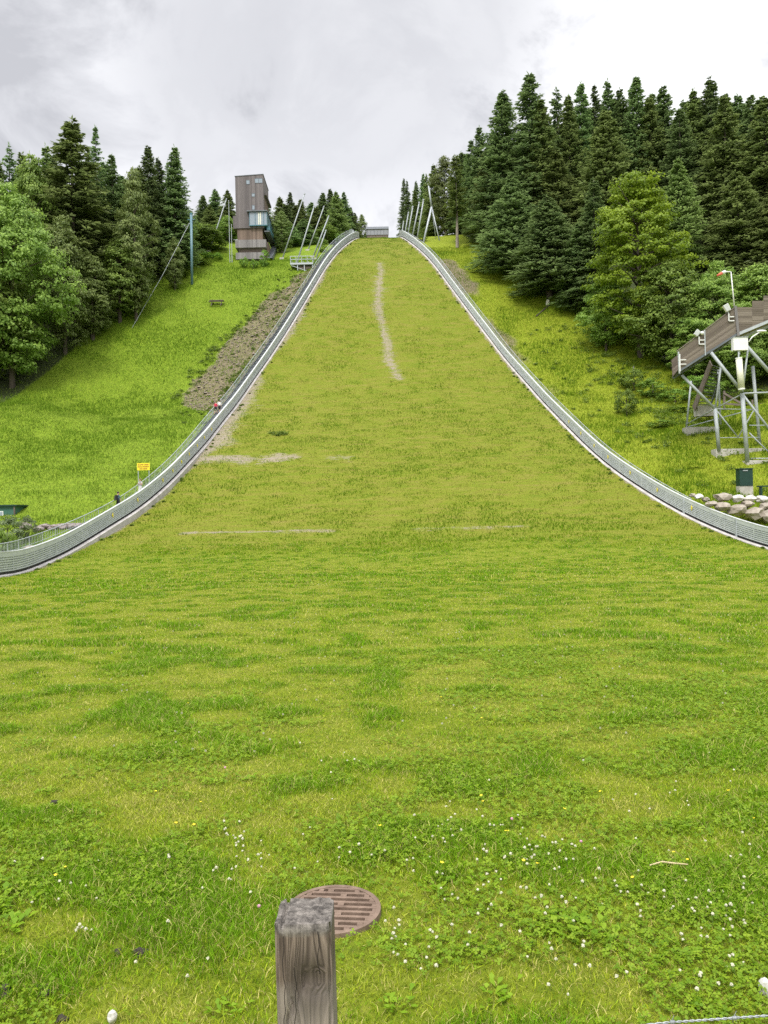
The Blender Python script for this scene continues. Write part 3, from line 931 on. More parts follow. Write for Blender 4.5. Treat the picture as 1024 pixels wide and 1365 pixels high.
LF = 'trees of the forest left of the hill'
RF = 'trees of the forest right of the hill'
TREES = [
    # kind, name, px, Y, top, width px, label, group
    ('maple0', 'maple_tree', 12, 109, 252, 146, 'broad leafy green maple at the left edge of the photo, lowest branches over the meadow', LF),
    ('maple1', 'maple_tree', -45, 106, 290, 150, 'leafy maple cut by the left picture edge below the big maple', LF),
    ('olive0', 'birch_tree', 84, 118, 292, 74, 'olive leafy birch just right of the big left maple', LF),
    ('larch0', 'larch_tree', 93, 127, 160, 118, 'tallest larch of the left forest with broad soft olive crown', LF),
    ('olive1', 'birch_tree', 122, 122, 340, 58, 'small rounded birch low in front of the tall left larch', LF),
    ('green0', 'hornbeam_tree', 158, 127, 318, 66, 'mid green bushy tree in front of the left spruces', LF),
    ('ragged0', 'spruce_tree', 129, 134, 170, 42, 'ragged thin spruce whose top stands just right of the tall left larch', LF),
    ('spruce1', 'spruce_tree', 152, 132, 205, 50, 'dark spruce beside the yellowish birch in the left forest', LF),
    ('olive1', 'birch_tree', 178, 128, 224, 50, 'yellowish birch crown between dark spruces of the left forest', LF),
    ('spruce0', 'spruce_tree', 196, 141, 195, 46, 'slim pointed spruce left of the three meadow edge spruces', LF),
    ('spruce2', 'spruce_tree', 214, 145, 212, 46, 'shorter spruce standing between the two pointed meadow edge spruces', LF),
    ('spruce3', 'spruce_tree', 231, 143, 194, 58, 'dark wide spruce behind the teal pole, last of the left forest', LF),
    ('spruce1', 'spruce_tree', 208, 146, 262, 62, 'low dark spruce with boughs down to the meadow left of the teal pole', LF),
    ('ragged1', 'spruce_tree', 11, 128, 190, 44, 'grey thin spruce rising above the big left maple', LF),
    ('green0', 'lime_tree', 42, 124, 204, 62, 'fresh green leafy top behind the big left maple', LF),
    ('larch1', 'larch_tree', 63, 130, 194, 60, 'olive larch between the fresh green leafy top and the tall larch', LF),
    ('olive0', 'birch_tree', 232, 137, 318, 26, 'small yellow green birch beside the teal pole', LF),
    ('larch2', 'larch_tree', -14, 128, 205, 70, 'olive larch cut by the left picture edge above the maple', LF),
    ('green0', 'hornbeam_tree', 277, 153, 300, 44, 'bright green leafy tree between the teal pole and the tower', LF),
    ('maple1', 'maple_tree', 184, 137, 352, 44, 'dark low leafy tree at the meadow edge below the yellowish birch', LF),
    # behind and right of the tower
    ('spruce0', 'spruce_tree', 270, 170, 260, 26, 'thin far spruce left of the two mast tops beside the tower', LF),
    ('spruce2', 'spruce_tree', 288, 172, 253, 30, 'far spruce left of the tower, behind the leaning mast', LF),
    ('larch1', 'larch_tree', 303, 170, 254, 30, 'pale far larch touching the left wall of the tower', LF),
    ('larch0', 'larch_tree', 372, 172, 262, 30, 'olive far larch just right of the tower roof', LF),
    ('spruce1', 'spruce_tree', 387, 176, 256, 28, 'far spruce right of the tower, second top along the skyline', LF),
    ('larch2', 'larch_tree', 400, 172, 266, 30, 'olive far tree behind the left pair of leaning masts', LF),
    ('olive1', 'hornbeam_tree', 375, 156, 282, 26, 'column shaped leafy tree directly right of the tower', LF),
    ('spruce2', 'spruce_tree', 414, 176, 270, 30, 'dark far spruce behind the tops of the middle masts', LF),
    ('spruce3', 'spruce_tree', 430, 176, 256, 26, 'far spruce at the left end of the tall cluster by the hill top', LF),
    ('spruce0', 'spruce_tree', 441, 178, 252, 26, 'tallest far spruce in the cluster left of the hill top', LF),
    ('larch1', 'larch_tree', 449, 172, 254, 34, 'broad green larch in the cluster left of the hill top', LF),
    ('spruce1', 'spruce_tree', 458, 180, 256, 26, 'far spruce at the right of the cluster left of the hill top', LF),
    ('spruce2', 'spruce_tree', 468, 184, 276, 20, 'small far spruce stepping down towards the grey hut', LF),
    ('olive1', 'birch_tree', 482, 192, 286, 17, 'small rounded far tree touching the grey hut', LF),
    ('green0', 'hornbeam_tree', 436, 168, 300, 34, 'leafy tree low behind the upper left board', LF),
    ('larch1', 'larch_tree', 280, 166, 274, 34, 'olive larch between the two far spruces left of the tower', LF),
    ('green0', 'hornbeam_tree', 262, 156, 296, 32, 'leafy tree directly right of the teal pole top', LF),
    ('green0', 'hornbeam_tree', 302, 162, 288, 30, 'leafy tree behind the slim pale poles left of the tower', LF),
    ('larch2', 'larch_tree', 394, 170, 274, 34, 'olive larch between the far spruces right of the tower', LF),
    ('larch0', 'larch_tree', 421, 172, 276, 34, 'olive larch behind the third and fourth leaning masts', LF),
    ('spruce4', 'spruce_tree', 380, 168, 272, 34, 'dark spruce just behind the column shaped leafy tree', LF),
    ('larch1', 'larch_tree', 474, 186, 284, 20, 'small larch next to the rounded far tree by the hut', LF),
    ('larch0', 'larch_tree', 570, 180, 232, 26, 'larch behind the fifth mast of the right row', RF),
    ('larch2', 'larch_tree', 556, 184, 252, 22, 'low larch behind the third mast of the right row', RF),
    ('spruce3', 'spruce_tree', 352, 178, 262, 30, 'far spruce hidden behind the tower wall', LF),
    ('spruce3', 'spruce_tree', 405, 165, 292, 30, 'low dark spruce behind the viewing platform', LF),
    ('spruce1', 'spruce_tree', 388, 163, 300, 28, 'low dark spruce between tower and viewing platform', LF),
    # right, from the hill top outwards
    ('spruce0', 'spruce_tree', 538, 190, 238, 17, 'leftmost far spruce right of the hill top', RF),
    ('spruce1', 'spruce_tree', 546, 188, 240, 17, 'second far spruce right of the hill top', RF),
    ('spruce2', 'spruce_tree', 554, 186, 241, 19, 'third far spruce right of the hill top, just behind the row of masts', RF),
    ('spruce3', 'spruce_tree', 563, 184, 230, 22, 'taller far spruce above the row of right masts', RF),
    ('larch1', 'larch_tree', 579, 176, 218, 34, 'green larch behind the forked mast', RF),
    ('olive1', 'birch_tree', 592, 168, 208, 36, 'light green far birch between forked mast and bare trunk', RF),
    ('bare0', 'pine_tree', 607, 152, 208, 34, 'tall thin tree with bare pale trunk and light crown beside the right board', RF),
    ('spruce4', 'spruce_tree', 614, 166, 202, 32, 'dark spruce behind the tree with the bare pale trunk', RF),
    ('ragged0', 'spruce_tree', 630, 160, 188, 36, 'slim ragged spruce right of the bare trunk tree', RF),
    ('spruce1', 'spruce_tree', 640, 158, 168, 40, 'pointed spruce left of the two tallest dark spruces', RF),
    ('spruce0', 'spruce_tree', 664, 150, 121, 66, 'very tall dark spruce, left one of the tallest pair', RF),
    ('spruce2', 'spruce_tree', 706, 147, 96, 82, 'tallest dark spruce on the right with rounded dense top', RF),
    ('spruce1', 'spruce_tree', 684, 138, 236, 78, 'low dark spruce with boughs down to the grass below the tallest pair', RF),
    ('spruce3', 'spruce_tree', 730, 130, 262, 84, 'dark spruce at the forest edge above the white stump', RF),
    ('ragged1', 'spruce_tree', 743, 150, 117, 56, 'thin grey topped spruce right of the tallest spruce', RF),
    ('larch0', 'larch_tree', 742, 143, 196, 66, 'olive tree in front of the thin grey topped spruce', RF),
    ('spruce4', 'spruce_tree', 773, 150, 108, 52, 'spruce with thin top, fourth tall one from the bare trunk tree', RF),
    ('spruce1', 'spruce_tree', 793, 152, 113, 46, 'spruce between two higher tops at the middle of the right forest', RF),
    ('spruce3', 'spruce_tree', 812, 150, 104, 50, 'spruce with narrow spire above the pale maple, left one', RF),
    ('larch2', 'larch_tree', 806, 140, 150, 92, 'broad olive tree in front of the spires above the pale maple', RF),
    ('spruce0', 'spruce_tree', 845, 148, 102, 66, 'high spruce directly above the pale green maple', RF),
    ('spruce2', 'spruce_tree', 882, 148, 118, 60, 'dark spruce up right of the pale green maple', RF),
    ('ragged0', 'spruce_tree', 905, 140, 150, 62, 'ragged spruce with visible trunk right above the pale green maple', RF),
    ('spruce4', 'spruce_tree', 942, 142, 100, 60, 'high spruce standing left of the bare stemmed spruce', RF),
    ('larch1', 'larch_tree', 964, 134, 128, 74, 'olive spruce with grey stem showing, above the windsock', RF),
    ('spruce3', 'spruce_tree', 1000, 140, 126, 62, 'dark spruce near the right picture edge', RF),
    ('larch0', 'larch_tree', 1022, 132, 130, 82, 'olive larch cut by the right picture edge', RF),
    ('spruce1', 'spruce_tree', 1046, 140, 140, 80, 'spruce mostly outside the right picture edge', RF),
    ('larch1', 'larch_tree', 722, 146, 134, 62, 'olive green larch filling the gap right of the tallest spruce', RF),
    ('larch2', 'larch_tree', 758, 148, 127, 58, 'olive larch below the thin topped spruces left of the pale maple', RF),
    ('spruce1', 'spruce_tree', 828, 150, 119, 56, 'spruce in the dip between the two spires above the pale maple', RF),
    ('larch0', 'larch_tree', 866, 146, 127, 62, 'olive larch above the right shoulder of the pale maple', RF),
    ('larch1', 'larch_tree', 922, 144, 121, 60, 'olive larch left of the high spruce above the windsock', RF),
    ('spruce2', 'spruce_tree', 980, 144, 127, 60, 'spruce between the grey stemmed one and the right edge spruces', RF),
    ('larch2', 'larch_tree', 648, 152, 196, 50, 'olive larch low between the pointed spruce and the tallest pair', RF),
    ('larch0', 'larch_tree', 110, 132, 214, 60, 'olive larch right behind the tall left larch', LF),
    ('larch1', 'larch_tree', 30, 132, 206, 60, 'olive larch filling the skyline left of the fresh green leafy top', LF),
    ('spruce4', 'spruce_tree', 74, 136, 206, 56, 'dark spruce between fresh green top and tall left larch', LF),
    ('spruce2', 'spruce_tree', 140, 138, 216, 56, 'dark spruce in the gap between ragged spruce and yellowish birch', LF),
    ('larch0', 'larch_tree', 186, 140, 222, 56, 'olive larch low between yellowish birch and slim pointed spruce', LF),
    ('spruce1', 'spruce_tree', 118, 138, 198, 46, 'dark spruce squeezed between tall larch and ragged spruce', LF),
    ('larch2', 'larch_tree', -2, 126, 214, 56, 'olive larch at the left picture edge above the big maple', LF),
    ('larch2', 'larch_tree', 164, 134, 240, 52, 'olive larch between the dark spruces of the left forest', LF),
    ('larch2', 'larch_tree', 902, 128, 212, 78, 'broad olive tree right of the pale green maple', RF),
    ('larch1', 'larch_tree', 985, 124, 225, 92, 'wide olive tree behind the windsock', RF),
    ('larch0', 'larch_tree', 1035, 120, 250, 96, 'olive tree at the right edge above the timber ramp', RF),
    ('spruce4', 'spruce_tree', 790, 124, 236, 70, 'dark spruce half hidden behind the left side of the pale maple', RF),
    ('spruce2', 'spruce_tree', 768, 125, 300, 66, 'dark low spruce touching the left side of the pale green maple', RF),
    ('lime0', 'maple_tree', 848, 112, 228, 122, 'bright pale green maple in front of the dark right forest', RF),
    ('maple1', 'maple_tree', 806, 115, 372, 66, 'small leafy tree at the left foot of the pale green maple', RF),
    ('maple1', 'maple_tree', 893, 108, 350, 108, 'darker leafy maple low between pale maple and timber ramp', RF),
    ('maple0', 'maple_tree', 955, 104, 352, 96, 'leafy tree behind the upper end of the timber ramp side', RF),
    ('green0', 'hornbeam_tree', 1010, 101, 352, 96, 'leafy tree behind the right end of the timber ramp', RF),
    ('green0', 'hornbeam_tree', 925, 103, 415, 60, 'low leafy tree behind the lower end of the timber ramp', RF),
    ('maple1', 'maple_tree', 985, 99, 430, 90, 'dark leafy tree behind the steel legs of the ramp', RF),
    ('maple1', 'maple_tree', 1045, 98, 430, 90, 'dark leafy tree behind the ramp, cut by the right picture edge', RF),
]
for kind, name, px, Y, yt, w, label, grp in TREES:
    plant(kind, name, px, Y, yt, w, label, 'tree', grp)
# rows deeper in the wood, only glimpsed between the front trees
back_l = 'dark spruce glimpsed between the front trees, in the back rows of the left forest'
back_r = 'dark spruce glimpsed between the front trees, in the back rows of the right forest'
for k in range(15):
    px = -30 + k * 17.5 + rnd.uniform(-5, 5)
    plant('spruce%d' % (k % 5), 'spruce_tree', px, 148 + rnd.uniform(0, 14), 232 + 22 * abs(math.sin(k * 1.7)) + (10 if k < 4 else 0), 50, back_l, 'tree', 'back row spruces left')
for k in range(22):
    px = 615 + k * 21 + rnd.uniform(-6, 6)
    plant('spruce%d' % (k % 5), 'spruce_tree', px, 160 + rnd.uniform(0, 16), max(124, 205 - k * 9) + 16 * abs(math.sin(k * 1.3)), 52, back_r, 'tree', 'back row spruces right')

SHRUBS = [
    ('shrub0', 268, 146, 346, 26, 'green shrub at the forest edge right of the teal pole'),
    ('shrub1', 283, 149, 338, 26, 'green shrub between the teal pole and the slim pale poles'),
    ('shrub0', 243, 141, 362, 22, 'green shrub at the forest edge left of the teal pole'),
    ('willow0', 10, 62, 691, 46, 'grey green willow shrub in front of the green hut'),
    ('willow0', 38, 64, 690, 28, 'smaller grey green shrub right of the green hut'),
    ('shrub1', 4, 57, 708, 30, 'low dark shrub behind the left board at the picture edge'),
    ('shrub0', 352, 147.5, 333, 14, 'bright young shrub at the foot of the tower'),
    ('shrub1', 326, 147, 343, 12, 'low shrub left of the bright young one at the tower foot'),
    ('shrub1', 338, 146.6, 346, 12, 'dark low shrub at the tower foot, between the two brighter ones'),
    ('shrub0', 563, 158, 312, 14, 'bright shrub behind the right board near the hill top'),
    ('shrub1', 452, 164, 312, 14, 'light shrub behind the left board near the hill top'),
    ('shrub0', 430, 156, 318, 14, 'pale shrub between the leaning masts and the left board'),
    ('shrub1', 857, 88, 588, 36, 'dark green shrub on the right slope above the board'),
    ('shrub0', 880, 90, 560, 34, 'green shrub higher up the right slope, left of the ramp legs'),
    ('shrub1', 900, 98, 520, 46, 'broad dark green shrub at the forest edge left of the lower ramp end'),
    ('shrub0', 870, 101, 505, 40, 'green shrub at the forest edge below the darker leafy maple'),
    ('shrub1', 845, 104, 492, 36, 'dark shrub at the forest edge under the pale green maple'),
    ('shrub1', 835, 96, 520, 30, 'loose shrub on the right slope below the pale maple'),
    ('shrub0', 925, 78, 628, 30, 'low green shrub beside the ramp footings'),
    ('shrub1', 905, 95, 545, 40, 'green shrub left of the lower ramp end'),
    ('shrub0', 772, 124, 402, 26, 'shrub at the forest edge right of the white stump'),
    ('shrub1', 694, 137, 368, 22, 'shrub under the low dark spruce on the right slope'),
    ('shrub1', 930, 100, 500, 44, 'leafy shrub under the lower end of the ramp'),
    ('shrub0', 1000, 94, 520, 50, 'leafy shrub behind the wooden fence'),
    ('shrub1', 960, 97, 508, 40, 'leafy shrub at the left end of the wooden fence'),
]
for kind, px, Y, yt, w, label in SHRUBS:
    plant(kind, 'shrub', px, Y, yt, w, label, 'shrub', 'shrubs on the slopes', .1)

# leafy weeds: dark line above the scree and clumps over the slopes
PL = []
g = np.random.default_rng(5)


def clumps(n, fx):
    for _ in range(n):
        PL.append(fx())


def ln(px0, px1, j):
    def f():
        t = g.random()
        X0, Y0 = hit(px0[0] + (px1[0] - px0[0]) * t, px0[1] + (px1[1] - px0[1]) * t)
        return (X0 + g.normal(0, j), Y0 + g.normal(0, j), g.uniform(.3, .75))
    return f


clumps(40, ln((236, 515), (300, 440), .7)); clumps(40, ln((300, 440), (395, 358), .6)); clumps(20, ln((330, 480), (290, 525), .8))
clumps(8, ln((365, 580), (378, 581), .35))
clumps(150, lambda: (lambda Y: (XR(Y) + 2 + 15 * g.random() ** .6, Y, g.uniform(.3, .9)))(g.uniform(66, 122)))
clumps(90, lambda: (lambda Y: (XR(Y) + 14 + g.uniform(-3, 5), Y, g.uniform(.6, 1.3)))(g.uniform(88, 118)))
clumps(45, lambda: (lambda Y: (XL(Y) - g.uniform(1.5, 5), Y, g.uniform(.2, .5)))(g.uniform(96, 150)))
clumps(60, lambda: (lambda Y: (XL(Y) + g.uniform(.45, 1.0), Y, g.uniform(.08, .20)))(g.uniform(40, 160)))
clumps(60, lambda: (lambda Y: (XR(Y) - g.uniform(.45, 1.0), Y, g.uniform(.08, .20)))(g.uniform(40, 160)))
clumps(90, lambda: (lambda Y: (XL(Y) - g.uniform(1.5, 10), Y, g.uniform(.10, .3)))(g.uniform(101, 147)))
V = []; T = []
for x, y, s in PL:
    k = 60
    v = g.normal(0, 1, (k, 3)); v[:, 2] = np.abs(v[:, 2]) * .8
    p = np.array([x, y, h1(x, y)]) + v * s * .45
    a = g.normal(0, 1, (k, 3)); a /= np.linalg.norm(a, axis=1)[:, None]
    b_ = np.cross(a, g.normal(0, 1, (k, 3))); b_ /= np.linalg.norm(b_, axis=1)[:, None]
    l = .11
    V.append(np.stack([p - a * l, p + b_ * l * .6, p + a * l, p - b_ * l * .6], 1)); T.append(np.clip(g.uniform(0, .5) + .3 * v[:, 2], 0, 1))
SV = []
for _ in range(2600):
    y = g.uniform(99, 148); x = float(XL(y)) - g.uniform(1.3, 11)
    if zones(np.array([x]), np.array([y]))['bank'][0] < .45: continue
    r_ = g.uniform(.06, .22) * (2 if g.random() < .05 else 1)
    c = np.array([x, y, h1(x, y) + r_ * .15])
    ax = np.array([[1, 0, 0], [0, 1, 0], [-1, 0, 0], [0, -1, 0]]) * r_ * g.uniform(.6, 1.3, (4, 1)) + c + g.normal(0, r_ * .15, (4, 3))
    tp_ = c + np.array([g.normal(0, .3) * r_, g.normal(0, .3) * r_, r_ * g.uniform(.5, .9)])
    for k in range(4): SV.append([ax[k], ax[(k + 1) % 4], tp_])
tag(link('scree_stones', quadmesh('scree_stones', np.array(SV), 'scree', per=3)), kind='stuff')
tag(link('weed_clumps', quadmesh('weed_clumps', np.concatenate(V), 'bush', tone=np.concatenate(T))), kind='stuff')


# ------------------------------------------------------------------ boards, rails and stairs along the hill
def side_path(f, sgn, y0, y1, step=1.0, off=0., lift=None):
    out = []
    if lift == 'rail': lf_ = lambda y: .85
    elif lift == 'stair': lf_ = lambda y: 1.0
    elif lift: lf_ = lambda y: float(.45 * sst(58, 68, y) * (1 - sst(80, 92, y))) if sgn < 0 else 0.
    else: lf_ = lambda y: 0.
    ys = np.arange(y0, y1 + 1e-6, step)
    for y in ys:
        x = float(f(y)); dx = float(f(y + .5) - f(y - .5))
        o = Vector((1, -dx, 0)).normalized() * sgn
        p = Vector((x, y, 0)) + o * off
        p.z = float(P(p.y)) + lf_(p.y)
        out.append((p, o))
    return out


def make_board(f, sgn, y0, y1, label, marks, jy):
    pa = side_path(f, sgn, y0, y1, lift=True)
    root = empty('hill_board', pa[0][0], label, 'side board', 'boards along the landing hill')
    sweep(pa, [(-.36, -.9), (-.36, .06), (-.06, .12), (-.06, -.9)]).build('curb', 'curb', root)
    sweep(pa, [(0, .05), (0, .36), (.06, .36), (.06, .05)]).build('kick_strip', 'black', root)
    prof = []
    v = .30
    for k in range(6):
        prof += [(-.04, v), (-.04, v + .088), (.05, v + .090), (.05, v + .150)]
        v += .155
    prof += [(-.04, v), (-.04, v + .30)]
    v += .30
    top = v
    prof += [(.13, top), (.13, .30)]
    sweep(pa, prof).build('panel', 'boardgrey', root)
    sweep(pa, [(-.05, top), (-.05, top + .07), (.17, top + .07), (.17, top)]).build('coping', 'coping', root)
    mb = MB()
    for y in jy:
        x = float(f(y)); z = float(P(y))
        mb.box(x - .07 * (sgn > 0) - .02, y - .09, z, x + .07 * (sgn < 0) + .02, y - .03, z + top)
        mb.box(x - .07 * (sgn > 0) - .02, y + .05, z, x + .07 * (sgn < 0) + .02, y + .11, z + top)
    if jy: mb.build('joint_post', 'galv', root)
    mb = MB()
    for (p, o) in pa[::4]:
        q = p - o * .048
        t_ = Vector((-o.y, o.x, 0)) * .035
        mb.hexa([q - t_ + Vector((0, 0, .31)), q + t_ + Vector((0, 0, .31)), q + t_ + o * .02 + Vector((0, 0, .31)), q - t_ + o * .02 + Vector((0, 0, .31)), q - t_ + Vector((0, 0, top - .02)), q + t_ + Vector((0, 0, top - .02)), q + t_ + o * .02 + Vector((0, 0, top - .02)), q - t_ + o * .02 + Vector((0, 0, top - .02))])
    mb.build('joint_strip', 'boardgrey', root)
    mb = MB()
    for (p, o) in pa[::3]:
        mb.bar(p + o * .2 + Vector((0, 0, -.3)), p + o * .2 + Vector((0, 0, top)), .1)
    mb.build('support', 'galv', root)
    for y in marks:
        x = float(f(y)); z = float(P(y)) + .95 + (float(.45 * sst(58, 68, y) * (1 - sst(80, 92, y))) if sgn < 0 else 0)
        q = MB(); e = -sgn * .05
        w = .24
        q.add([(x + e, y - w, z), (x + e, y, z - w), (x + e, y + w, z), (x + e, y, z + w), (x + e * .6, y - w, z), (x + e * .6, y, z - w), (x + e * .6, y + w, z), (x + e * .6, y, z + w)],
              [(0, 1, 2, 3), (7, 6, 5, 4), (0, 4, 5, 1), (1, 5, 6, 2), (2, 6, 7, 3), (3, 7, 4, 0)])
        q.build('distance_marker', 'yellow', root)


make_board(XL, -1, 30, 174, 'long grey slatted board with white coping along the left edge of the hill', [66.5, 70.5, 75.5, 78, 80.5, 83, 86, 89, 92], [])
make_board(XR, 1, 30, 174, 'long grey slatted board with white coping along the right edge of the hill', [66.5, 71.5, 76, 80.5, 84, 88, 92], [60.4, 67.6])


def make_rail(f, sgn, y0, y1, off, label, mesh):
    pa = side_path(f, sgn, y0, y1, 1.0, off, 'rail' if sgn < 0 else None)
    root = empty('handrail', pa[0][0], label, 'handrail', 'handrails beside the hill')
    MB().tube([p + Vector((0, 0, 1.22)) for p, o in pa], .032, 6).build('top_rail', 'galv', root, smooth=True)
    MB().tube([p + Vector((0, 0, .62)) for p, o in pa], .02, 5).build('mid_rail', 'galv', root, smooth=True)
    for p, o in pa[::2]:
        MB().tube([p + Vector((0, 0, -1.0)), p + Vector((0, 0, 1.22))], .028, 6).build('post', 'galv', root)
    mb = MB()
    for (p, o), (q, _) in zip(pa[:-1], pa[1:]):
        for t in (0, .25, .5, .75):
            r_ = p.lerp(q, t)
            mb.bar(r_ + Vector((0, 0, .1)), r_ + Vector((0, 0, 1.2)), mesh)
    mb.build('infill_bars', 'galv', root)


make_rail(XL, -1, 46, 172, 1.05, 'thin grey handrail of the stairway beside the left board', .016)
make_rail(XR, 1, 68, 172, 1.05, 'thin grey handrail behind the right board', .02)


def make_stair(f, sgn, y0, y1, w0, w1, label):
    p0 = side_path(f, sgn, y0, y0, 1, w0)[0][0]
    root = empty('stairway', p0, label, 'stairway', 'stairways beside the hill')
    mb = MB()
    for p, o in side_path(f, sgn, y0, y1, .38, 0, 'stair' if sgn < 0 else None):
        a = p + o * w0; b_ = p + o * w1
        z = p.z + .10
        mb.hexa([(a.x, a.y - .15, z - .05), (b_.x, b_.y - .15, z - .05), (b_.x, b_.y + .15, z - .05), (a.x, a.y + .15, z - .05), (a.x, a.y - .15, z), (b_.x, b_.y - .15, z), (b_.x, b_.y + .15, z), (a.x, a.y + .15, z)])
    mb.build('treads', 'galv', root)
    for w in (w0 - .03, w1 + .03):
        sweep(side_path(f, sgn, y0, y1, 1, w, 'stair' if sgn < 0 else None), [(-.02, -1.15), (-.02, .16), (.02, .16), (.02, -.15)]).build('stringer', 'roofgrey', root)


make_stair(XL, -1, 58, 170, .24, .98, 'narrow grey metal stairway between left board and handrail')
make_stair(XR, 1, 72, 170, .28, .95, 'narrow grey metal stairway behind the right board')

# ------------------------------------------------------------------ judges' tower
TY = 150.0


def tp(px, py, Y=TY):
    return at(px, py, Y)


p_l = tp(314.8, 304); p_r = tp(352.2, 304)
x0, x1 = p_l.x, p_r.x
zt_l = tp(314.8, 235.4).z; zt_r = tp(352.2, 232.6).z
gz = h1((x0 + x1) / 2, TY + 2)
tower = empty('judging_tower', ((x0 + x1) / 2, TY + 3, gz), 'stacked timber clad tower with slanted roof and blue glass corner on the left ridge', 'tower')


def zpx(y): return tp(333, y).z


y0, y1 = TY, TY + 6.8
zb = zpx(304.0)
mb = MB()
zs = zpx(259); zg0 = zpx(283)
mb.hexa([(x0, y0, zb), (x1, y0, zb), (x1, y1, zb), (x0, y1, zb), (x0, y0, zt_l), (x1, y0, zt_r), (x1, y1, zt_r - .3), (x0, y1, zt_l - .3)])
mb.box(x0 - .62, y0 + .15, zb + .02, x0, y1 - .4, zpx(287))
mb.build('upper_wall', 'greywood', tower)
mb = MB(); mb.hexa([(x0 - .08, y0 - .08, zt_l + .003), (x1 + .08, y0 - .08, zt_r + .003), (x1 + .08, y1 + .08, zt_r - .29), (x0 - .08, y1 + .08, zt_l - .29), (x0 - .08, y0 - .08, zt_l + .12), (x1 + .08, y0 - .08, zt_r + .12), (x1 + .08, y1 + .08, zt_r - .17), (x0 - .08, y1 + .08, zt_l - .17)])
mb.build('roof', 'roofgrey', tower)


def sx(zx): return tp(300 + zx / 9.1, 290).x


def sz(zy): return zpx(220 + zy / 9.1)


for (a, b_, c, d) in ((265, 310, 235, 180), (370, 465, 222, 162), (330, 370, 387, 343), (330, 365, 545, 487)):
    fr = MB(); xa, xb, za, zb_ = sx(a), sx(b_), sz(c), sz(d)
    e = .07
    fr.box(xa, y0 - .05, za, xb, y0 + .02, za + e).box(xa, y0 - .05, zb_ - e, xb, y0 + .02, zb_)
    fr.box(xa, y0 - .05, za + e, xa + e, y0 + .02, zb_ - e).box(xb - e, y0 - .05, za + e, xb, y0 + .02, zb_ - e)
    if b_ - a > 60: fr.box((xa + xb) / 2 - .04, y0 - .05, za + e, (xa + xb) / 2 + .04, y0 + .02, zb_ - e)
    w = fr.build('window', 'roofgrey', tower)
    MB().box(xa + e, y0 - .02, za + e, xb - e, y0 + .01, zb_ - e).build('pane', 'glass', w)
# brown recess high on the side wall
MB().box(x1 - .02, y0 + 1.2, sz(560), x1 + .03, y1 - .6, sz(360)).build('side_recess', 'brownwood', tower)
MB().hexa([(x1, y0 + .9, sz(345)), (x1 + .5, y0 + .9, sz(345)), (x1 + .5, y1 + .6, sz(345)), (x1, y1 + .6, sz(345)), (x1, y0 + .9, sz(322)), (x1 + .5, y0 + .9, sz(322)), (x1 + .5, y1 + .6, sz(322)), (x1, y1 + .6, sz(322))]).build('side_canopy', 'greywood', tower)
# glazed corner
gx0, gx1 = sx(300), sx(512)
gza, gzb = sz(742), sz(575)
gl = MB(); gl.box(gx0, y0 - .30, gza + .12, gx1, y0 - .02, gzb - .1); gl.box(x1 + .02, y0 - .02, gza + .12, gx1, y1 + 1.6, gzb - .1)
fr = MB()
for xx in (gx0, gx0 + 1.15, gx0 + 2.0, x1, gx1): fr.bar((xx, y0 - .33, gza), (xx, y0 - .33, gzb), .09)
for yy in (y0 + 1.6, y0 + 3.4, y0 + 5.2, y1 + 1.6): fr.bar((gx1 + .02, yy, gza), (gx1 + .02, yy, gzb), .09)
fr.box(gx0 - .05, y0 - .40, gza - .06, gx1 + .06, y1 + 1.7, gza + .1)
room = fr.build('glazed_room', 'teal', tower)
gl.build('pane', 'glass', room)
MB().box(sx(405), y0 - .36, gza + .15, sx(440), y0 - .305, gzb - .2).build('blind', 'cream', room)
MB().box(gx0 - .5, y0 - .65, gzb - .04, gx1 + .12, y1 + 1.7, gzb + .16).build('room_roof', 'roofgrey', tower)
# balcony band on the hill side of the tower
bz0, bz1 = gza - 1.7, gza - .04
MB().box(x1 + .5, y0 + .2, bz0 + .9, x1 + 1.1, y1 + 5.5, bz1).build('balcony_panel', 'teal', tower)
MB().box(x1, y0 + .25, bz0 + .6, x1 + 1.05, y1 + 5.4, bz0 + .88).build('balcony_slab', 'roofgrey', tower)
rl = MB()
for k in range(9): rl.bar((x1 + 1.1, y0 + .4 + k * 1.4, bz1), (x1 + 1.1, y0 + .4 + k * 1.4, bz1 + .8), .05)
rl.bar((x1 + 1.1, y0 + .3, bz1 + .8), (x1 + 1.1, y1 + 5.4, bz1 + .8), .06)
rl.build('balcony_railing', 'teal', tower)
# lower storeys
mz0 = sz(912); lx0, lx1 = sx(145), sx(450)
MB().box(lx0, y0 + .25, mz0, lx1, y1 + 3.5, zb - .003).build('middle_wall', 'brownwood', tower)
p1a, p1b = sz(1003), sz(908)
MB().box(sx(122), y0 - .15, p1a, sx(492), y1 + 4.0, p1b).build('parapet', 'palewood', tower)
MB().box(sx(160), y0 + .5, sz(1075), sx(470), y1 + 4, p1a - .003).build('shadow_gap_wall', 'oldwood', tower)
MB().box(sx(124), y0 - .1, sz(1142), sx(468), y1 + 4.4, sz(1062)).build('lower_parapet', 'palewood', tower)
MB().box(sx(170), y0 + .4, gz - 1.5, sx(470), y1 + 4.2, sz(1142) - .003).build('base_wall', 'oldwood', tower)
MB().box(lx1 + .02, y0 + 1.0, sz(1130), lx1 + .9, y1 + 5.0, mz0 - .1).build('side_wall', 'brownwood', tower)
st = MB()
for k in range(16):
    t = k / 15
    st.box(x1 + .5, y0 + .6 + t * 6, gz - .6 + t * (bz0 - gz + .4), x1 + 1.5, y0 + 1.05 + t * 6, gz - .45 + t * (bz0 - gz + .4))
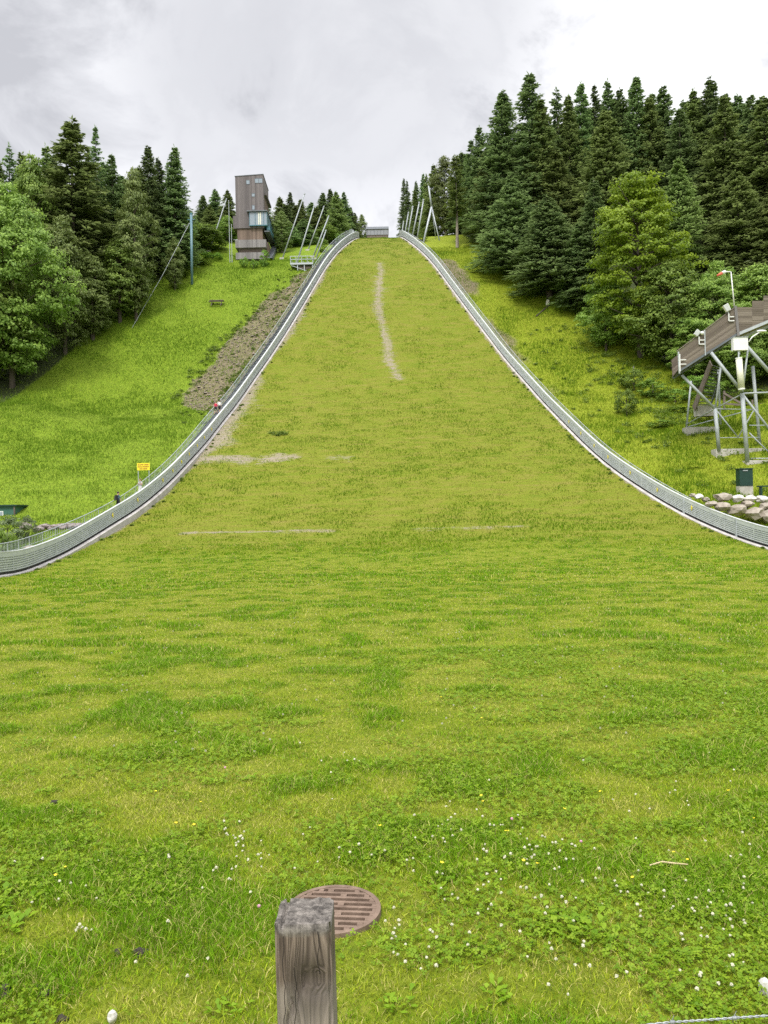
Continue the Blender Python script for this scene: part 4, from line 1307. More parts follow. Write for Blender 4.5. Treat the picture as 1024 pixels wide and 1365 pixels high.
st.bar((x1 + 1.5, y0 + .7, gz - .6), (x1 + 1.5, y0 + 7, bz0 - .1), .08, .9)
st.build('side_stair', 'roofgrey', tower)

# ------------------------------------------------------------------ masts
MASTS = [
    ((301.8, 266), (282.8, 324), 153, 'white leaning mast left of the tower', .17),
    ((406, 259), (381, 332), 152, 'tallest white leaning mast right of the tower, leftmost of the five', .17),
    ((418.6, 276), (396.7, 348), 148, 'white leaning mast rising from the viewing platform', .19),
    ((431.8, 276), (416.5, 318), 158, 'white leaning mast behind the platform, third from the tower', .16),
    ((438, 289), (420, 336), 153, 'white leaning mast near the left board, fourth from the tower', .19),
    ((434.5, 308), (423, 340), 151, 'shortest white leaning mast, nearest to the left board', .17),
    ((538, 296), (535.5, 315), 170, 'short pale mast at the top end of the right board, leftmost of its row', .17),
    ((544.5, 284), (539.5, 315), 168, 'pale leaning mast, second in the row at the top of the right board', .2),
    ((550.3, 276), (543.5, 316), 166, 'pale leaning mast, third in the row at the top of the right board', .2),
    ((558.9, 271), (549.5, 318), 164, 'pale leaning mast, fourth in the row at the top of the right board', .22),
    ((564.6, 267), (556, 320), 162, 'pale leaning mast, fifth in the row at the top of the right board', .22),
]
for a, b_, Y, label, r_ in MASTS:
    q0 = at(*b_, Y); q1 = at(*a, Y)
    d = (q1 - q0).normalized()
    gnd = h1(q0.x, Y)
    t = max(0, (q0.z - gnd + .3) / max(d.z, .2))
    q0 = q0 - d * t
    root = empty('leaning_mast', q0, label, 'mast', 'leaning masts beside the hill top')
    MB().tube([q0, q1], [r_ * .85, r_ * .62], 10).build('tube', 'mast', root, smooth=True)
    MB().tube([q1 - d * .05, q1 + d * .25], [r_ * .9, r_ * .7], 10).build('cap', 'mast', root)
    f = Vector((q0.x, q0.y, gnd))
    MB().box(f.x - .4, f.y - .4, gnd - .4, f.x + .4, f.y + .4, gnd + .12).build('footing', 'concrete', root)
# forked mast on the right
r0 = at(571.4, 248, 158); r1 = at(575.5, 276, 158)
fa = at(564, 326, 156); fb = at(588, 330, 158); fc = at(583, 331, 161)
root = empty('forked_mast', (r1.x, 158, h1(r1.x, 158)), 'tall pale mast whose foot forks into three legs, right of the mast row', 'mast')
MB().tube([r1, r0], [.22, .13], 10).build('mast_top', 'galv', root, smooth=True)
for q, w in ((fa, .22), (fb, .14), (fc, .09)):
    dd = (q - r1).normalized(); q2 = q + dd * max(0, (q.z - h1(q.x, q.y) + .2) / -dd.z)
    MB().tube([r1, q2], [w, w], 8).build('leg', 'galv', root, smooth=True)
# teal pole, its guy wire, two slim poles
q0 = at(256, 376, 139); q1 = at(255, 286, 139)
q0.z = h1(q0.x, 139) - .2
root = empty('cable_pole', q0, 'tall pale teal pole at the upper edge of the left meadow', 'pole')
MB().tube([q0, q1], [.25, .23], 12).build('pole', 'tealpole', root, smooth=True)
MB().tube([q1 + Vector((0, 0, .002)), q1 + Vector((0, 0, .25))], .26, 12).build('cap', 'teal', root)
MB().bar(q1 + Vector((-.7, -.1, -1)), q1 + Vector((.7, -.1, -1)), .1).build('cross_arm', 'teal', root)
a = q1 + Vector((-.3, 0, -1.5)); xb, yb = hit(176, 434)
b_ = Vector((xb, yb, h1(xb, yb)))
mid = a.lerp(b_, .5) + Vector((0, 0, -.5))
o = MB().tube([a, mid, b_], .035, 5).build('guy_wire', 'galv', loc=b_)
tag(o, 'thin grey guy wire running from the teal pole down to the meadow', 'wire')
for (px, yt, yb_, lb) in ((305, 268, 352, 'thin pale pole close to the left wall of the tower'), (308.5, 300, 352, 'shorter thin pale pole beside the tower wall')):
    q1 = at(px, yt, 149); z0 = h1(q1.x, 149) - .2
    root = empty('slim_pole', (q1.x, 149, z0), lb, 'pole')
    MB().tube([(q1.x, 149, z0), q1], [.07, .05], 7).build('pole', 'galv', root)
    MB().tube([q1 + Vector((0, 0, .002)), q1 + Vector((0, 0, .12))], .07, 7).build('cap', 'white', root)

# ------------------------------------------------------------------ viewing platform beside the left board
pc = at(405, 352, 145.5)
bx0, bx1 = at(387, 352, 145.5).x, at(417.5, 352, 145.5).x
dz = at(402, 350, 145.5).z
root = empty('viewing_platform', ((bx0 + bx1) / 2, 146.5, h1(pc.x, 146.5)), 'grey railed viewing platform on posts beside the upper left board', 'platform')
MB().box(bx0, 145.5, dz - .35, bx1, 148.5, dz).build('deck', 'galv', root)
mb = MB(); ztop = dz + 1.25
for xx in np.linspace(bx0 + .06, bx1 - .06, 5):
    mb.bar((xx, 145.56, dz + .002), (xx, 145.56, ztop), .09)
    mb.bar((xx, 148.44, dz + .002), (xx, 148.44, ztop), .09)
for z_ in (ztop, dz + .65):
    mb.bar((bx0, 145.5, z_), (bx1, 145.5, z_), .1); mb.bar((bx0, 145.5, z_), (bx0, 148.5, z_), .1); mb.bar((bx1, 145.5, z_), (bx1, 148.5, z_), .1)
mb.build('railing', 'galv', root)
zb = h1(pc.x, 146)
for xx in (bx0 + 1.4, (bx0 + bx1) / 2 + .5, bx1 - .15):
    for yy in (145.7, 148.2): MB().bar((xx, yy, zb - 2.0), (xx, yy, dz - .352), .16).build('leg', 'galv', root)
MB().bar((bx0 + .2, 145.65, dz - .5), (bx1 - .3, 145.65, zb - .6), .1).build('brace', 'galv', root)
MB().box(bx0 + 1.6, 146, zb - 1.2, bx1 - .3, 148, dz - .6).build('plank_skirt', 'deckwood', root)

# ------------------------------------------------------------------ hut beyond the crest
HY = 186.
hx0, hx1 = at(488.5, 310, HY).x, at(517.8, 310, HY).x
hz1 = at(503, 301.5, HY).z; hz0 = h1((hx0 + hx1) / 2, HY)
root = empty('start_hut', ((hx0 + hx1) / 2, HY + 2, hz0), 'low grey hut with dark flat roof showing above the hill crest', 'hut')
zmid = at(503, 305.5, HY).z; zlow = at(503, 313, HY).z
MB().box(hx0, HY, zlow, hx1, HY + 4, zmid).build('wall', 'facade', root)
MB().box(hx0 + .1, HY + .1, hz0 - .5, hx1 - .1, HY + 3.9, zlow - .003).build('plinth', 'oldwood', root)
MB().hexa([(hx0 - .1, HY - .2, zmid + .003), (hx1 + .1, HY - .2, zmid + .003), (hx1 + .1, HY + 4.2, zmid + .003), (hx0 - .1, HY + 4.2, zmid + .003), (hx0 - .1, HY + .3, hz1), (hx1 + .1, HY + .3, hz1), (hx1 + .1, HY + 4.2, hz1 + .1), (hx0 - .1, HY + 4.2, hz1 + .1)]).build('roof', 'roofgrey', root)
wf = MB()
for k in range(7):
    xx = hx0 + .3 + k * (hx1 - hx0 - .6) / 6
    wf.bar((xx, HY - .03, zlow + .1), (xx, HY - .03, zmid - .1), .06)
wf.build('mullions', 'roofgrey', root)

# ------------------------------------------------------------------ timber ramp on steel legs, right
RY = 78.0
ramp_root = empty('jump_ramp', at(975, 600, RY + 3), 'weathered timber sided ski jump ramp on grey steel legs at the right edge', 'ramp')


def rp(px, py, Y=RY): return at(px, py, Y)


DEP = Vector((.9, 4.0, 0))


def side_panel(top, bot, name):
    mb = MB()
    th = Vector((0, .09, 0))
    for (a, b_), (c, d) in zip(zip(top[:-1], top[1:]), zip(bot[:-1], bot[1:])):
        mb.hexa([c, d, d + th, c + th, a, b_, b_ + th, a + th])
    return mb.build(name, 'deckwood', ramp_root)


# planks run along the slope: one mesh per side and section, boards as real strips
def plank_side(tl, tr, br, bl, n, name, dy=0.):
    mb = MB(); off = DEP * dy
    for k in range(n):
        t0, t1 = (k + .03) / n, (k + .97) / n
        a = bl.lerp(tl, t0) + off; b_ = br.lerp(tr, t0) + off; c = br.lerp(tr, t1) + off; d = bl.lerp(tl, t1) + off
        jit = rnd.uniform(-.012, .012)
        th = Vector((0, .06, 0)); j = Vector((0, jit, 0))
        mb.hexa([a + j, b_ + j, b_ + j + th, a + j + th, d + j, c + j, c + j + th, d + j + th])
    return mb.build(name, 'sideplank', ramp_root)


m, nt, b = new_mat('silvered_planks')
g_ = N(nt, 'ShaderNodeNewGeometry')
nn = noise(nt, 1, 6, .7, mapped(nt, (.9, 1, 9), (0, R(-32), 0)))
f = math_(nt, 'ADD', math_(nt, 'MULTIPLY', g_.outputs['Random Per Island'], .45), math_(nt, 'MULTIPLY', nn, .55))
nt.links.new(ramp(nt, f, [(.2, (.10, .080, .062)), (.55, (.175, .142, .114)), (.9, (.27, .23, .19))]), b.inputs['Base Color'])
b.inputs['Roughness'].default_value = .85
bump(nt, b, nn, .4, .02)
MAT['sideplank'] = m

A_t, A_b = rp(903.5, 469), rp(905, 493)
B_t, B_b = rp(980, 410), rp(982, 444)
C_t, C_b = rp(1060, 404), rp(1060, 408)
for dy, nm in ((0, 'side_wall'), (1, 'far_side_wall')):
    plank_side(A_t, B_t, B_b, A_b, 15, nm, dy)
D_t = rp(1060, 408); D_b = rp(1060, 411)
# upper section: level boards stepping up, cut off by the sloping beam
mb = MB()
steps = [(981, 1003, 409.5), (1003, 1018, 401), (1018, 1040, 394), (1040, 1062, 387)]
zbeam = lambda px: 447 - (px - 982) * .47
for (pa_, pb_, yt) in steps:
    rows = 8
    yb_max = zbeam(pa_)
    k = 0; y = yt
    while y < yb_max - .5:
        y2 = min(y + 2.9, yb_max)
        # end where the beam cuts the board
        xe = min(pb_, 982 + (447 - y2) / .47) if y2 > zbeam(pb_) else pb_
        if xe - pa_ > .8:
            a, b_, c, d = rp(pa_, y2 - .15), rp(xe, y2 - .15), rp(xe if y > zbeam(pb_) else pb_, y), rp(pa_, y)
            if y > zbeam(pb_): c = rp(min(pb_, 982 + (447 - y) / .47), y)
            j = Vector((0, rnd.uniform(-.012, .012), 0)); th = Vector((0, .06, 0))
            mb.hexa([a + j, b_ + j, b_ + j + th, a + j + th, d + j, c + j, c + j + th, d + j + th])
        y = y2
mb.build('upper_side_wall', 'sideplank', ramp_root)
# posts, edge beams, deck, joists
MB().bar(rp(980, 408) + Vector((0, -.06, 0)), rp(984, 448) + Vector((0, -.06, 0)), .26, .12).build('corner_post', 'palewood', ramp_root)
MB().bar(rp(904, 469) + Vector((0, -.06, 0)), rp(905.5, 498) + Vector((0, -.06, 0)), .14, .1).build('end_post', 'galv', ramp_root)
MB().bar(rp(939, 440) + Vector((0, -.05, 0)), rp(940, 474) + Vector((0, -.05, 0)), .10, .08).build('panel_post', 'galv', ramp_root)
MB().bar(A_t + Vector((-.1, .03, .06)), B_t + Vector((0, .03, .06)), .16, .08).build('capping', 'oldwood', ramp_root)
for d in (Vector((0, .05, -.14)), DEP + Vector((0, 0, -.14))):
    MB().bar(A_b + d, B_b + d, .16, .22).build('edge_beam', 'roofgrey', ramp_root)
    MB().bar(B_b + d + Vector((.05, 0, 0)), rp(1062, 411) + d, .2, .3).build('edge_beam', 'galv', ramp_root)
mb = MB()
for (p, q) in ((A_b, B_b), (B_b, rp(1062, 411))):
    e = Vector((0, .12, .05)); th = Vector((0, 0, .08))
    mb.hexa([p + e, q + e, q + DEP, p + DEP, p + e + th, q + e + th, q + DEP + th, p + DEP + th])
mb.build('deck', 'oldwood', ramp_root)
for k in range(12):
    t = (k + .5) / 12
    p = A_b.lerp(B_b, t) + Vector((0, .14, -.1)); MB().bar(p, p + DEP * .95, .10, .16).build('joist', 'roofgrey', ramp_root)


def strut(name, a, b_, w, Ya, Yb=None, mat='mast'):
    return MB().tube([at(*a, Ya), at(*b_, Yb if Yb else Ya)], w * .88, 9).build(name, mat, ramp_root, smooth=True)


def foot(px, py, Y):
    q = at(px, py, Y); return q


# node points: front frame at RY-1, middle at RY+1, rear at RY+5
fy, my, by = 76.5, 79.0, 84.0
strut('column', (989.5, 524), (996.5, 616), .24, fy)
strut('column', (953.5, 545), (958.5, 601), .22, my)
strut('column', (1003.5, 488), (1013.5, 598), .19, 81)
strut('column', (921.5, 508), (915, 571), .12, 86)
strut('column', (957.5, 493), (960.5, 566), .13, 85)
strut('diagonal', (989, 522), (948, 470), .19, fy, fy + 1)
strut('diagonal', (953, 545), (909, 500), .17, my, my)
strut('upright', (990, 522), (997.5, 462), .11, fy, fy)
strut('upright', (953.5, 545), (961, 488), .12, my, my)
strut('diagonal', (987, 452), (1034, 505), .20, fy, fy)
strut('upright', (997, 463), (986, 452), .12, fy, fy)
strut('brace', (953.5, 545), (984, 583), .08, my, my)
strut('brace', (991, 527), (1034, 583), .13, fy, fy)
strut('brace', (984, 583), (1006, 545), .07, 80, 80)
strut('brace', (914.5, 566), (988, 526), .08, 86, fy)
strut('brace', (917, 569), (1006, 545), .07, 86, 84)
strut('brace', (999, 577), (1034, 612), .08, 78, 78)
strut('rail', (989, 524.5), (1040, 522.5), .10, fy, fy)
strut('rail', (954, 545), (1004, 546), .06, my, 81)
strut('rail', (960, 583.5), (1013, 583), .05, 80, 80)
strut('rail', (999, 567), (1040, 567), .06, 80, 80)
strut('rail', (1000, 611), (1040, 611), .06, 77, 77)
for a, b_, Y, hh in (((952, 599), (1017, 613), 79.5, 0), ((993, 614), (1060, 632), 76.8, 0), ((913, 570), (957, 577), 86.2, 0), ((928, 541), (952, 548), 89, 0)):
    p = at(a[0], a[1], Y); q = at(b_[0], b_[1], Y)
    MB().box(p.x, Y - .45, q.z - .6, q.x, Y + .75, p.z).build('footing', 'concrete', ramp_root)
# stair under the ramp
s0, s1 = at(948, 484, 84), at(925, 545, 89)
e0, e1 = at(964, 490, 84), at(946, 545, 89)
sr = empty('timber_stair', s1, 'steep brown timber stair under the lower end of the ramp', 'stair')
MB().bar(s0, s1, .1, .95).build('stringer', 'oldwood', sr)
MB().bar(e0, e1, .08, .35).build('stringer', 'roofgrey', sr)
for k in range(14):
    t = (k + .5) / 14
    MB().bar(s0.lerp(s1, t), e0.lerp(e1, t), .28, .05).build('tread', 'roofgrey', sr)


# floodlights, windsock, box, tube
def floodlight(px, py, Y, head, tilt, label):
    b0 = at(px, py, Y)
    root = empty('floodlight', b0, label, 'floodlight', 'floodlights on the ramp side')
    k = .078
    br = MB()
    br.bar(b0 + Vector((-.55, -.12, 0)), b0 + Vector((.0, -.12, 0)), .09).bar(b0 + Vector((-.55, -.12, 0)), b0 + Vector((-.55, -.12, .75)), .09).bar(b0 + Vector((-.55, -.12, .42)), b0 + Vector((.0, -.12, .42)), .09)
    br.build('bracket', 'white', root)
    h0 = b0 + Vector((-.6 + head[0], -.15, .8 + head[1]))
    q = Matrix.Rotation(tilt, 4, 'Y')
    c = [Vector(v) for v in ((-.34, -.16, -.5), (.34, -.16, -.5), (.34, .16, -.5), (-.34, .16, -.5), (-.40, -.20, .5), (.40, -.20, .5), (.40, .20, .5), (-.40, .20, .5))]
    MB().hexa([h0 + (q @ (v * head[2])) for v in c]).build('lamp_housing', 'white', root)
    MB().hexa([h0 + (q @ (v * head[2] * .9)) + Vector((-.03, -.06, 0)) for v in c]).build('lamp_glass', 'coping', root)
    MB().bar(b0 + Vector((-.55, -.12, .72)), h0, .07).build('arm', 'galv', root)
    return root


floodlight(978, 428, RY, (-.15, .55, .75), R(-28), 'tilted white floodlight at the corner post of the ramp')
fl = floodlight(938.5, 459, RY, (-.15, .35, .62), R(40), 'white twin floodlight half way down the ramp side')
h0 = at(936, 444, RY - .2)
MB().blob(h0, .2, .2, .2, 3, .1, 2).build('small_lamp', 'white', fl, smooth=True)
b0 = at(905, 484, RY)
root = empty('bracket_lamp', b0, 'white empty bracket at the lowest end of the ramp side', 'bracket')
MB().bar(b0 + Vector((0, -.15, .3)), b0 + Vector((.7, -.15, .3)), .08).bar(b0 + Vector((0, -.15, -.15)), b0 + Vector((.7, -.15, -.15)), .08).bar(b0 + Vector((.04, -.15, -.9)), b0 + Vector((.04, -.15, .9)), .10).build('frame', 'white', root)
w0 = at(979, 409, RY + .3); w1 = at(974.5, 362.5, RY + .3); w2 = at(967, 362, RY + .3); w3 = at(956, 367, RY + .3)
root = empty('windsock', w0, 'small red windsock on a thin white pole above the ramp', 'windsock')
MB().tube([w0, w1], [.07, .05], 8).build('pole', 'white', root, smooth=True)
MB().tube([w1, w2], .05, 8).build('arm', 'white', root, smooth=True)
MB().tube([w2, w2.lerp(w3, .4)], [.17, .16], 10).build('sock_mouth', 'white', root, smooth=True)
MB().tube([w2.lerp(w3, .405), w3 + Vector((0, 0, -.05))], [.16, .10], 10).build('sock', 'redsock', root, smooth=True)
p, q = at(977.5, 467, fy - .5), at(996.5, 450, fy - .5)
root = empty('control_box', (p.x, fy - .5, p.z), 'square white box fixed under the corner of the ramp', 'box')
mb = MB().box(p.x, fy - .6, p.z, q.x, fy - .1, q.z); mb.build('casing', 'white', root)
MB().box(p.x - .03, fy - .65, q.z + .003, q.x + .03, fy - .05, q.z + .06).build('lid', 'galv', root)
MB().bar((p.x + .7, fy - .3, p.z - .4), (p.x + .7, fy - .3, p.z - .003), .12).build('bracket', 'galv', root)
p, q = at(988.5, 518, fy - .5), at(985, 478.5, fy - .5)
root = empty('tube_lamp', p, 'long cream tube hanging below the white box at the ramp', 'lamp')
MB().tube([p, q], .31, 14).build('tube', 'cream', root, smooth=True)
MB().tube([q, q + (q - p).normalized() * .12], .33, 14).build('end_cap', 'white', root)
MB().tube([p, p - (q - p).normalized() * .12], .33, 14).build('end_cap', 'white', root)
MB().bar(q, q + Vector((-.0, .1, 1.0)), .1).build('hanger', 'galv', root)
p = at(1003, 449, RY - .2); q = at(1014, 442, RY - .2)
root = empty('street_lamp_head', p, 'white lamp head on an arm under the upper ramp beam', 'lamp')
MB().tube([at(998, 456, RY - .2), p, q], [.06, .07, .07], 8).build('arm', 'white', root, smooth=True)
MB().blob(q + Vector((.1, 0, .05)), .55, .2, .14, 1, .02, 2).build('lamp_shade', 'white', root, smooth=True)

# fence behind the ramp
root = empty('wooden_fence', at(980, 540, 92), 'low weathered wooden fence behind the ramp legs', 'fence')
for px, ya, yb_ in ((965.5, 521, 545), (1003, 533, 552), (1040, 534, 553)):
    MB().bar(at(px, yb_, 92) + Vector((0, 0, -.5)), at(px, ya, 92), .2).build('fence_post', 'oldwood', root)
for a, b_ in (((965, 524), (997, 543)), ((966, 538), (1003, 541)), ((990, 540), (1044, 537)), ((985, 546), (1044, 547))):
    MB().bar(at(*a, 91.8), at(*b_, 91.8), .08, .24).build('fence_rail', 'oldwood', root)

# green cabinet and low green bench, stones
p, q = at(986.5, 647.5, 70.5), at(1003.5, 625, 70.5)
root = empty('green_cabinet', (p.x, 70.5, h1(p.x, 70.5)), 'dark green upright cabinet on the grass below the ramp', 'cabinet')
zb = min(p.z, h1((p.x + q.x) / 2, 70.5))
MB().box(p.x, 70.5, p.z - .02, q.x, 71.3, q.z).build('casing', 'dgreen', root)
MB().box(p.x - .05, 70.42, q.z + .003, q.x + .05, 71.38, q.z + .08).build('lid', 'dgreen', root)
MB().box(p.x + .3, 70.44, q.z - .18, p.x + .75, 70.497, q.z - .10).build('handle', 'galv', root)
MB().box(p.x - .02, 70.55, zb - .4, q.x + .02, 71.25, p.z - .023).build('plinth', 'concrete', root)
p, q = at(1012, 649, 69), at(1050, 646.5, 69)
root = empty('low_bench', (p.x, 69, h1(p.x + .5, 69)), 'low dark green bench right of the green cabinet', 'bench')
MB().box(p.x, 69, p.z, q.x, 69.5, q.z).build('seat', 'dgreen', root)
zg = h1(p.x + 1, 69)
for t in (.1, .9): MB().box(p.x + (q.x - p.x) * t - .06, 69.05, min(zg, p.z) - .5, p.x + (q.x - p.x) * t + .06, 69.45, p.z - .003).build('leg', 'dgreen', root)

STN = [
    (983, 664, 62.3, 13, 10, 'whitestone', 'round white boulder on the stone wall, left one of three'),
    (999, 665, 62.3, 17, 10, 'whitestone', 'flat oval white boulder on the stone wall, middle one of three'),
    (1016, 666, 62.3, 14, 10, 'whitestone', 'squarish white boulder on the stone wall, right one of three'),
    (964, 663, 62.6, 22, 13, 'stone', 'large pinkish boulder left of the three white ones'),
    (948, 672, 62.2, 12, 8, 'stone', 'small pale boulder at the left foot of the stone wall'),
    (963, 676, 61.9, 20, 13, 'stone', 'beige block under the large pinkish boulder'),
    (984, 680, 61.7, 22, 16, 'stone', 'beige block under the round white boulder'),
    (1006, 684, 61.5, 24, 18, 'stone', 'beige block under the oval white boulder'),
    (1026, 688, 61.3, 24, 18, 'stone', 'beige block at the right picture edge of the wall'),
    (1022, 675, 61.9, 20, 12, 'stone', 'beige block under the squarish white boulder'),
    (997, 672, 62.0, 18, 10, 'stone', 'flat beige slab below the gap between the white boulders'),
    (1036, 664, 62.3, 20, 12, 'stone', 'beige boulder just past the squarish white one'),
    (931, 662, 64.5, 10, 7, 'whitestone', 'pale rock behind the handrail left of the stone wall'),
    (941, 666, 64.0, 8, 6, 'stone', 'small grey rock touching the pale rock behind the handrail'),
    (923, 660, 65.0, 6, 5, 'stone', 'little rock at the left end of the stones behind the handrail'),
]
for i, (px, py, Y, w, h_, mt, label) in enumerate(STN):
    Y = Y + 2.2
    q = at(px, py, Y); k = Y / 2000.
    o = MB().blob(q, w * k * 1.06, .6, h_ * k * 1.0, 100 + i, .5, 2).build('boulder', mt, loc=q, smooth=False)
    tag(o, label, 'boulder', 'stones of the wall below the ramp')
DK = [(52, 699, 13, 9), (60, 691, 16, 8), (73, 693, 14, 7), (83, 697, 14, 8), (80, 690, 14, 6), (92, 691, 14, 7), (97, 698, 12, 8), (104, 692, 12, 7), (112, 694, 12, 8), (121, 690, 10, 6), (34, 690, 13, 10), (40, 714, 13, 7), (60, 707, 10, 5)]
NM = ['rounded brown stone at the left end of the dark rock row', 'flat brown stone leaning on the leftmost rounded one', 'brown slab, second along the dark rock row', 'low dark stone, third along the rock row', 'thin upper slab above the third dark stone', 'brown slab in the middle of the dark rock row', 'dark stone below the middle slab of the rock row', 'brown stone right of the middle slab', 'last large dark stone before the handrail', 'small dark stone touching the left board coping', 'grey brown boulder right of the green hut', 'pale boulder between shrubs and left handrail', 'small pale stone in grass below the dark rock row']
for i, ((px, py, w, h_), label) in enumerate(zip(DK, NM)):
    Y = 67 + .35 * (700 - py) / 4
    if i >= 11: Y = 61
    q = at(px, py, Y); q.z = min(q.z, h1(q.x, Y) + .28 * h_ * Y / 1000)
    k = Y / 2000.
    o = MB().blob(q, w * k * 1.1, .6, h_ * k * 1.15, 200 + i, .32, 3).build('rock', 'darkstone' if i < 11 else 'stone', loc=q)
    tag(o, label, 'rock', 'rocks behind the left board')

# green hut
hy = 71.5
a, b_ = at(-40, 700, hy), at(22, 674, hy)
zg = h1(b_.x - 1, hy)
root = empty('green_hut', ((a.x + b_.x) / 2, hy + 1, zg), 'dark green wooden hut cut by the left picture edge behind shrubs', 'hut')
MB().box(a.x, hy, zg - .6, b_.x - .12, hy + 2.4, b_.z - .06).build('wall', 'hutgreen', root)
MB().hexa([(a.x - .2, hy - .25, b_.z + .25), (b_.x - 1.1, hy - .25, b_.z + .25), (b_.x + .1, hy - .25, b_.z - .04), (b_.x + .1, hy - .25, b_.z - .10), (a.x - .2, hy + 2.6, b_.z + .25), (b_.x - 1.1, hy + 2.6, b_.z + .25), (b_.x + .1, hy + 2.6, b_.z - .04), (b_.x + .1, hy + 2.6, b_.z - .10)]) if False else None
MB().box(a.x - .2, hy - .22, b_.z - .055, b_.x + .12, hy + 2.6, b_.z + .10).build('roof', 'dgreen', root)
wn = MB().box(b_.x - 2.0, hy - .04, b_.z - 1.25, b_.x - 1.25, hy + .003, b_.z - .5).build('window', 'white', root)
MB().box(b_.x - 1.93, hy - .05, b_.z - 1.18, b_.x - 1.32, hy - .042, b_.z - .57).build('pane', 'glass', wn)
MB().bar((b_.x - .17, hy - .06, zg - .4), (b_.x - .17, hy - .06, b_.z - .06), .12).build('corner_board', 'oldwood', root)

# yellow sign
sy = 77.0
p, q = at(182.8, 627, sy), at(199.6, 617, sy)
gzs = h1((p.x + q.x) / 2, sy)
root = empty('warning_sign', ((p.x + q.x) / 2, sy, gzs), 'yellow rectangular sign on two thin posts behind the left handrail', 'sign')
MB().box(p.x, sy, p.z, q.x, sy + .04, q.z).build('panel', 'yellow', root)
tx = MB()
hgt = q.z - p.z; wd = q.x - p.x
for row, segs in ((.76, ((.08, .22), (.25, .52), (.58, .90))), (.48, ((.06, .30), (.34, .44), (.48, .93))), (.20, ((.20, .45), (.50, .56), (.60, .78)))):
    for s0_, s1_ in segs:
        x_ = p.x + wd * s0_
        while x_ < p.x + wd * s1_:
            w_ = rnd.uniform(.025, .05)
            tx.box(x_, sy - .012, p.z + hgt * (row - .075), x_ + w_, sy - .001, p.z + hgt * (row + .075)); x_ += w_ + .022
tx.build('lettering', 'ink', root)
for xx in (p.x + .1, q.x - .1): MB().bar((xx, sy + .07, gzs - .3), (xx, sy + .07, q.z), .06).build('post', 'galv', root)

# picnic table on the meadow, stump and log on the right, marker stake
X0, Y0 = hit(289, 397)
z0 = h1(X0, Y0)
root = empty('picnic_table', (X0, Y0, z0), 'small dark wooden picnic table alone on the left meadow', 'table')
MB().box(X0 - 1.25, Y0 - .45, z0 + .75, X0 + 1.25, Y0 + .45, z0 + .85).build('table_top', 'oldwood', root)
for s in (-1, 1):
    MB().box(X0 - 1.3, Y0 + s * .85 - .15, z0 + .40, X0 + 1.3, Y0 + s * .85 + .15, z0 + .47).build('bench', 'oldwood', root)
    MB().bar((X0 + s * .85, Y0 - .9, z0 - .3), (X0 + s * .85, Y0 + .2, z0 + .745), .1).bar((X0 + s * .85, Y0 + .9, z0 - .3), (X0 + s * .85, Y0 - .2, z0 + .745), .1).build('leg', 'oldwood', root)
X0, Y0 = hit(730.5, 412); z0 = h1(X0, Y0)
o = MB().tube([(X0, Y0, z0 - .2), (X0, Y0, z0 + .3), (X0 + .05, Y0, z0 + .75)], [.38, .32, .27], 9).build('tree_stump', 'cream', loc=(X0, Y0, z0))
tag(o, 'pale cut stump at the foot of the dark spruces on the right', 'stump')
xa, ya = hit(715, 425); xb, yb = hit(733, 414)
o = MB().tube([(xa, ya, h1(xa, ya) + .12), (xb, yb, h1(xb, yb) + .14)], [.13, .17], 8).build('fallen_log', 'bark', loc=(xa, ya, h1(xa, ya)))
tag(o, 'brown fallen log below the pale stump', 'log')
X0, Y0 = hit(845, 509); z0 = h1(X0, Y0)
o = MB().bar((X0, Y0, z0 - .2), (X0, Y0, z0 + 1.35), .13).build('marker_stake', 'palewood', loc=(X0, Y0, z0))
tag(o, 'short pale stake in the tall grass of the right slope', 'stake')
X0, Y0 = hit(887, 497); z0 = h1(X0, Y0)
o = MB().blob((X0, Y0, z0 + .35), .5, .4, .42, 9, .2, 2).build('boulder', 'whitestone', loc=(X0, Y0, z0))
tag(o, 'single pale boulder at the forest edge right of the stake', 'boulder')

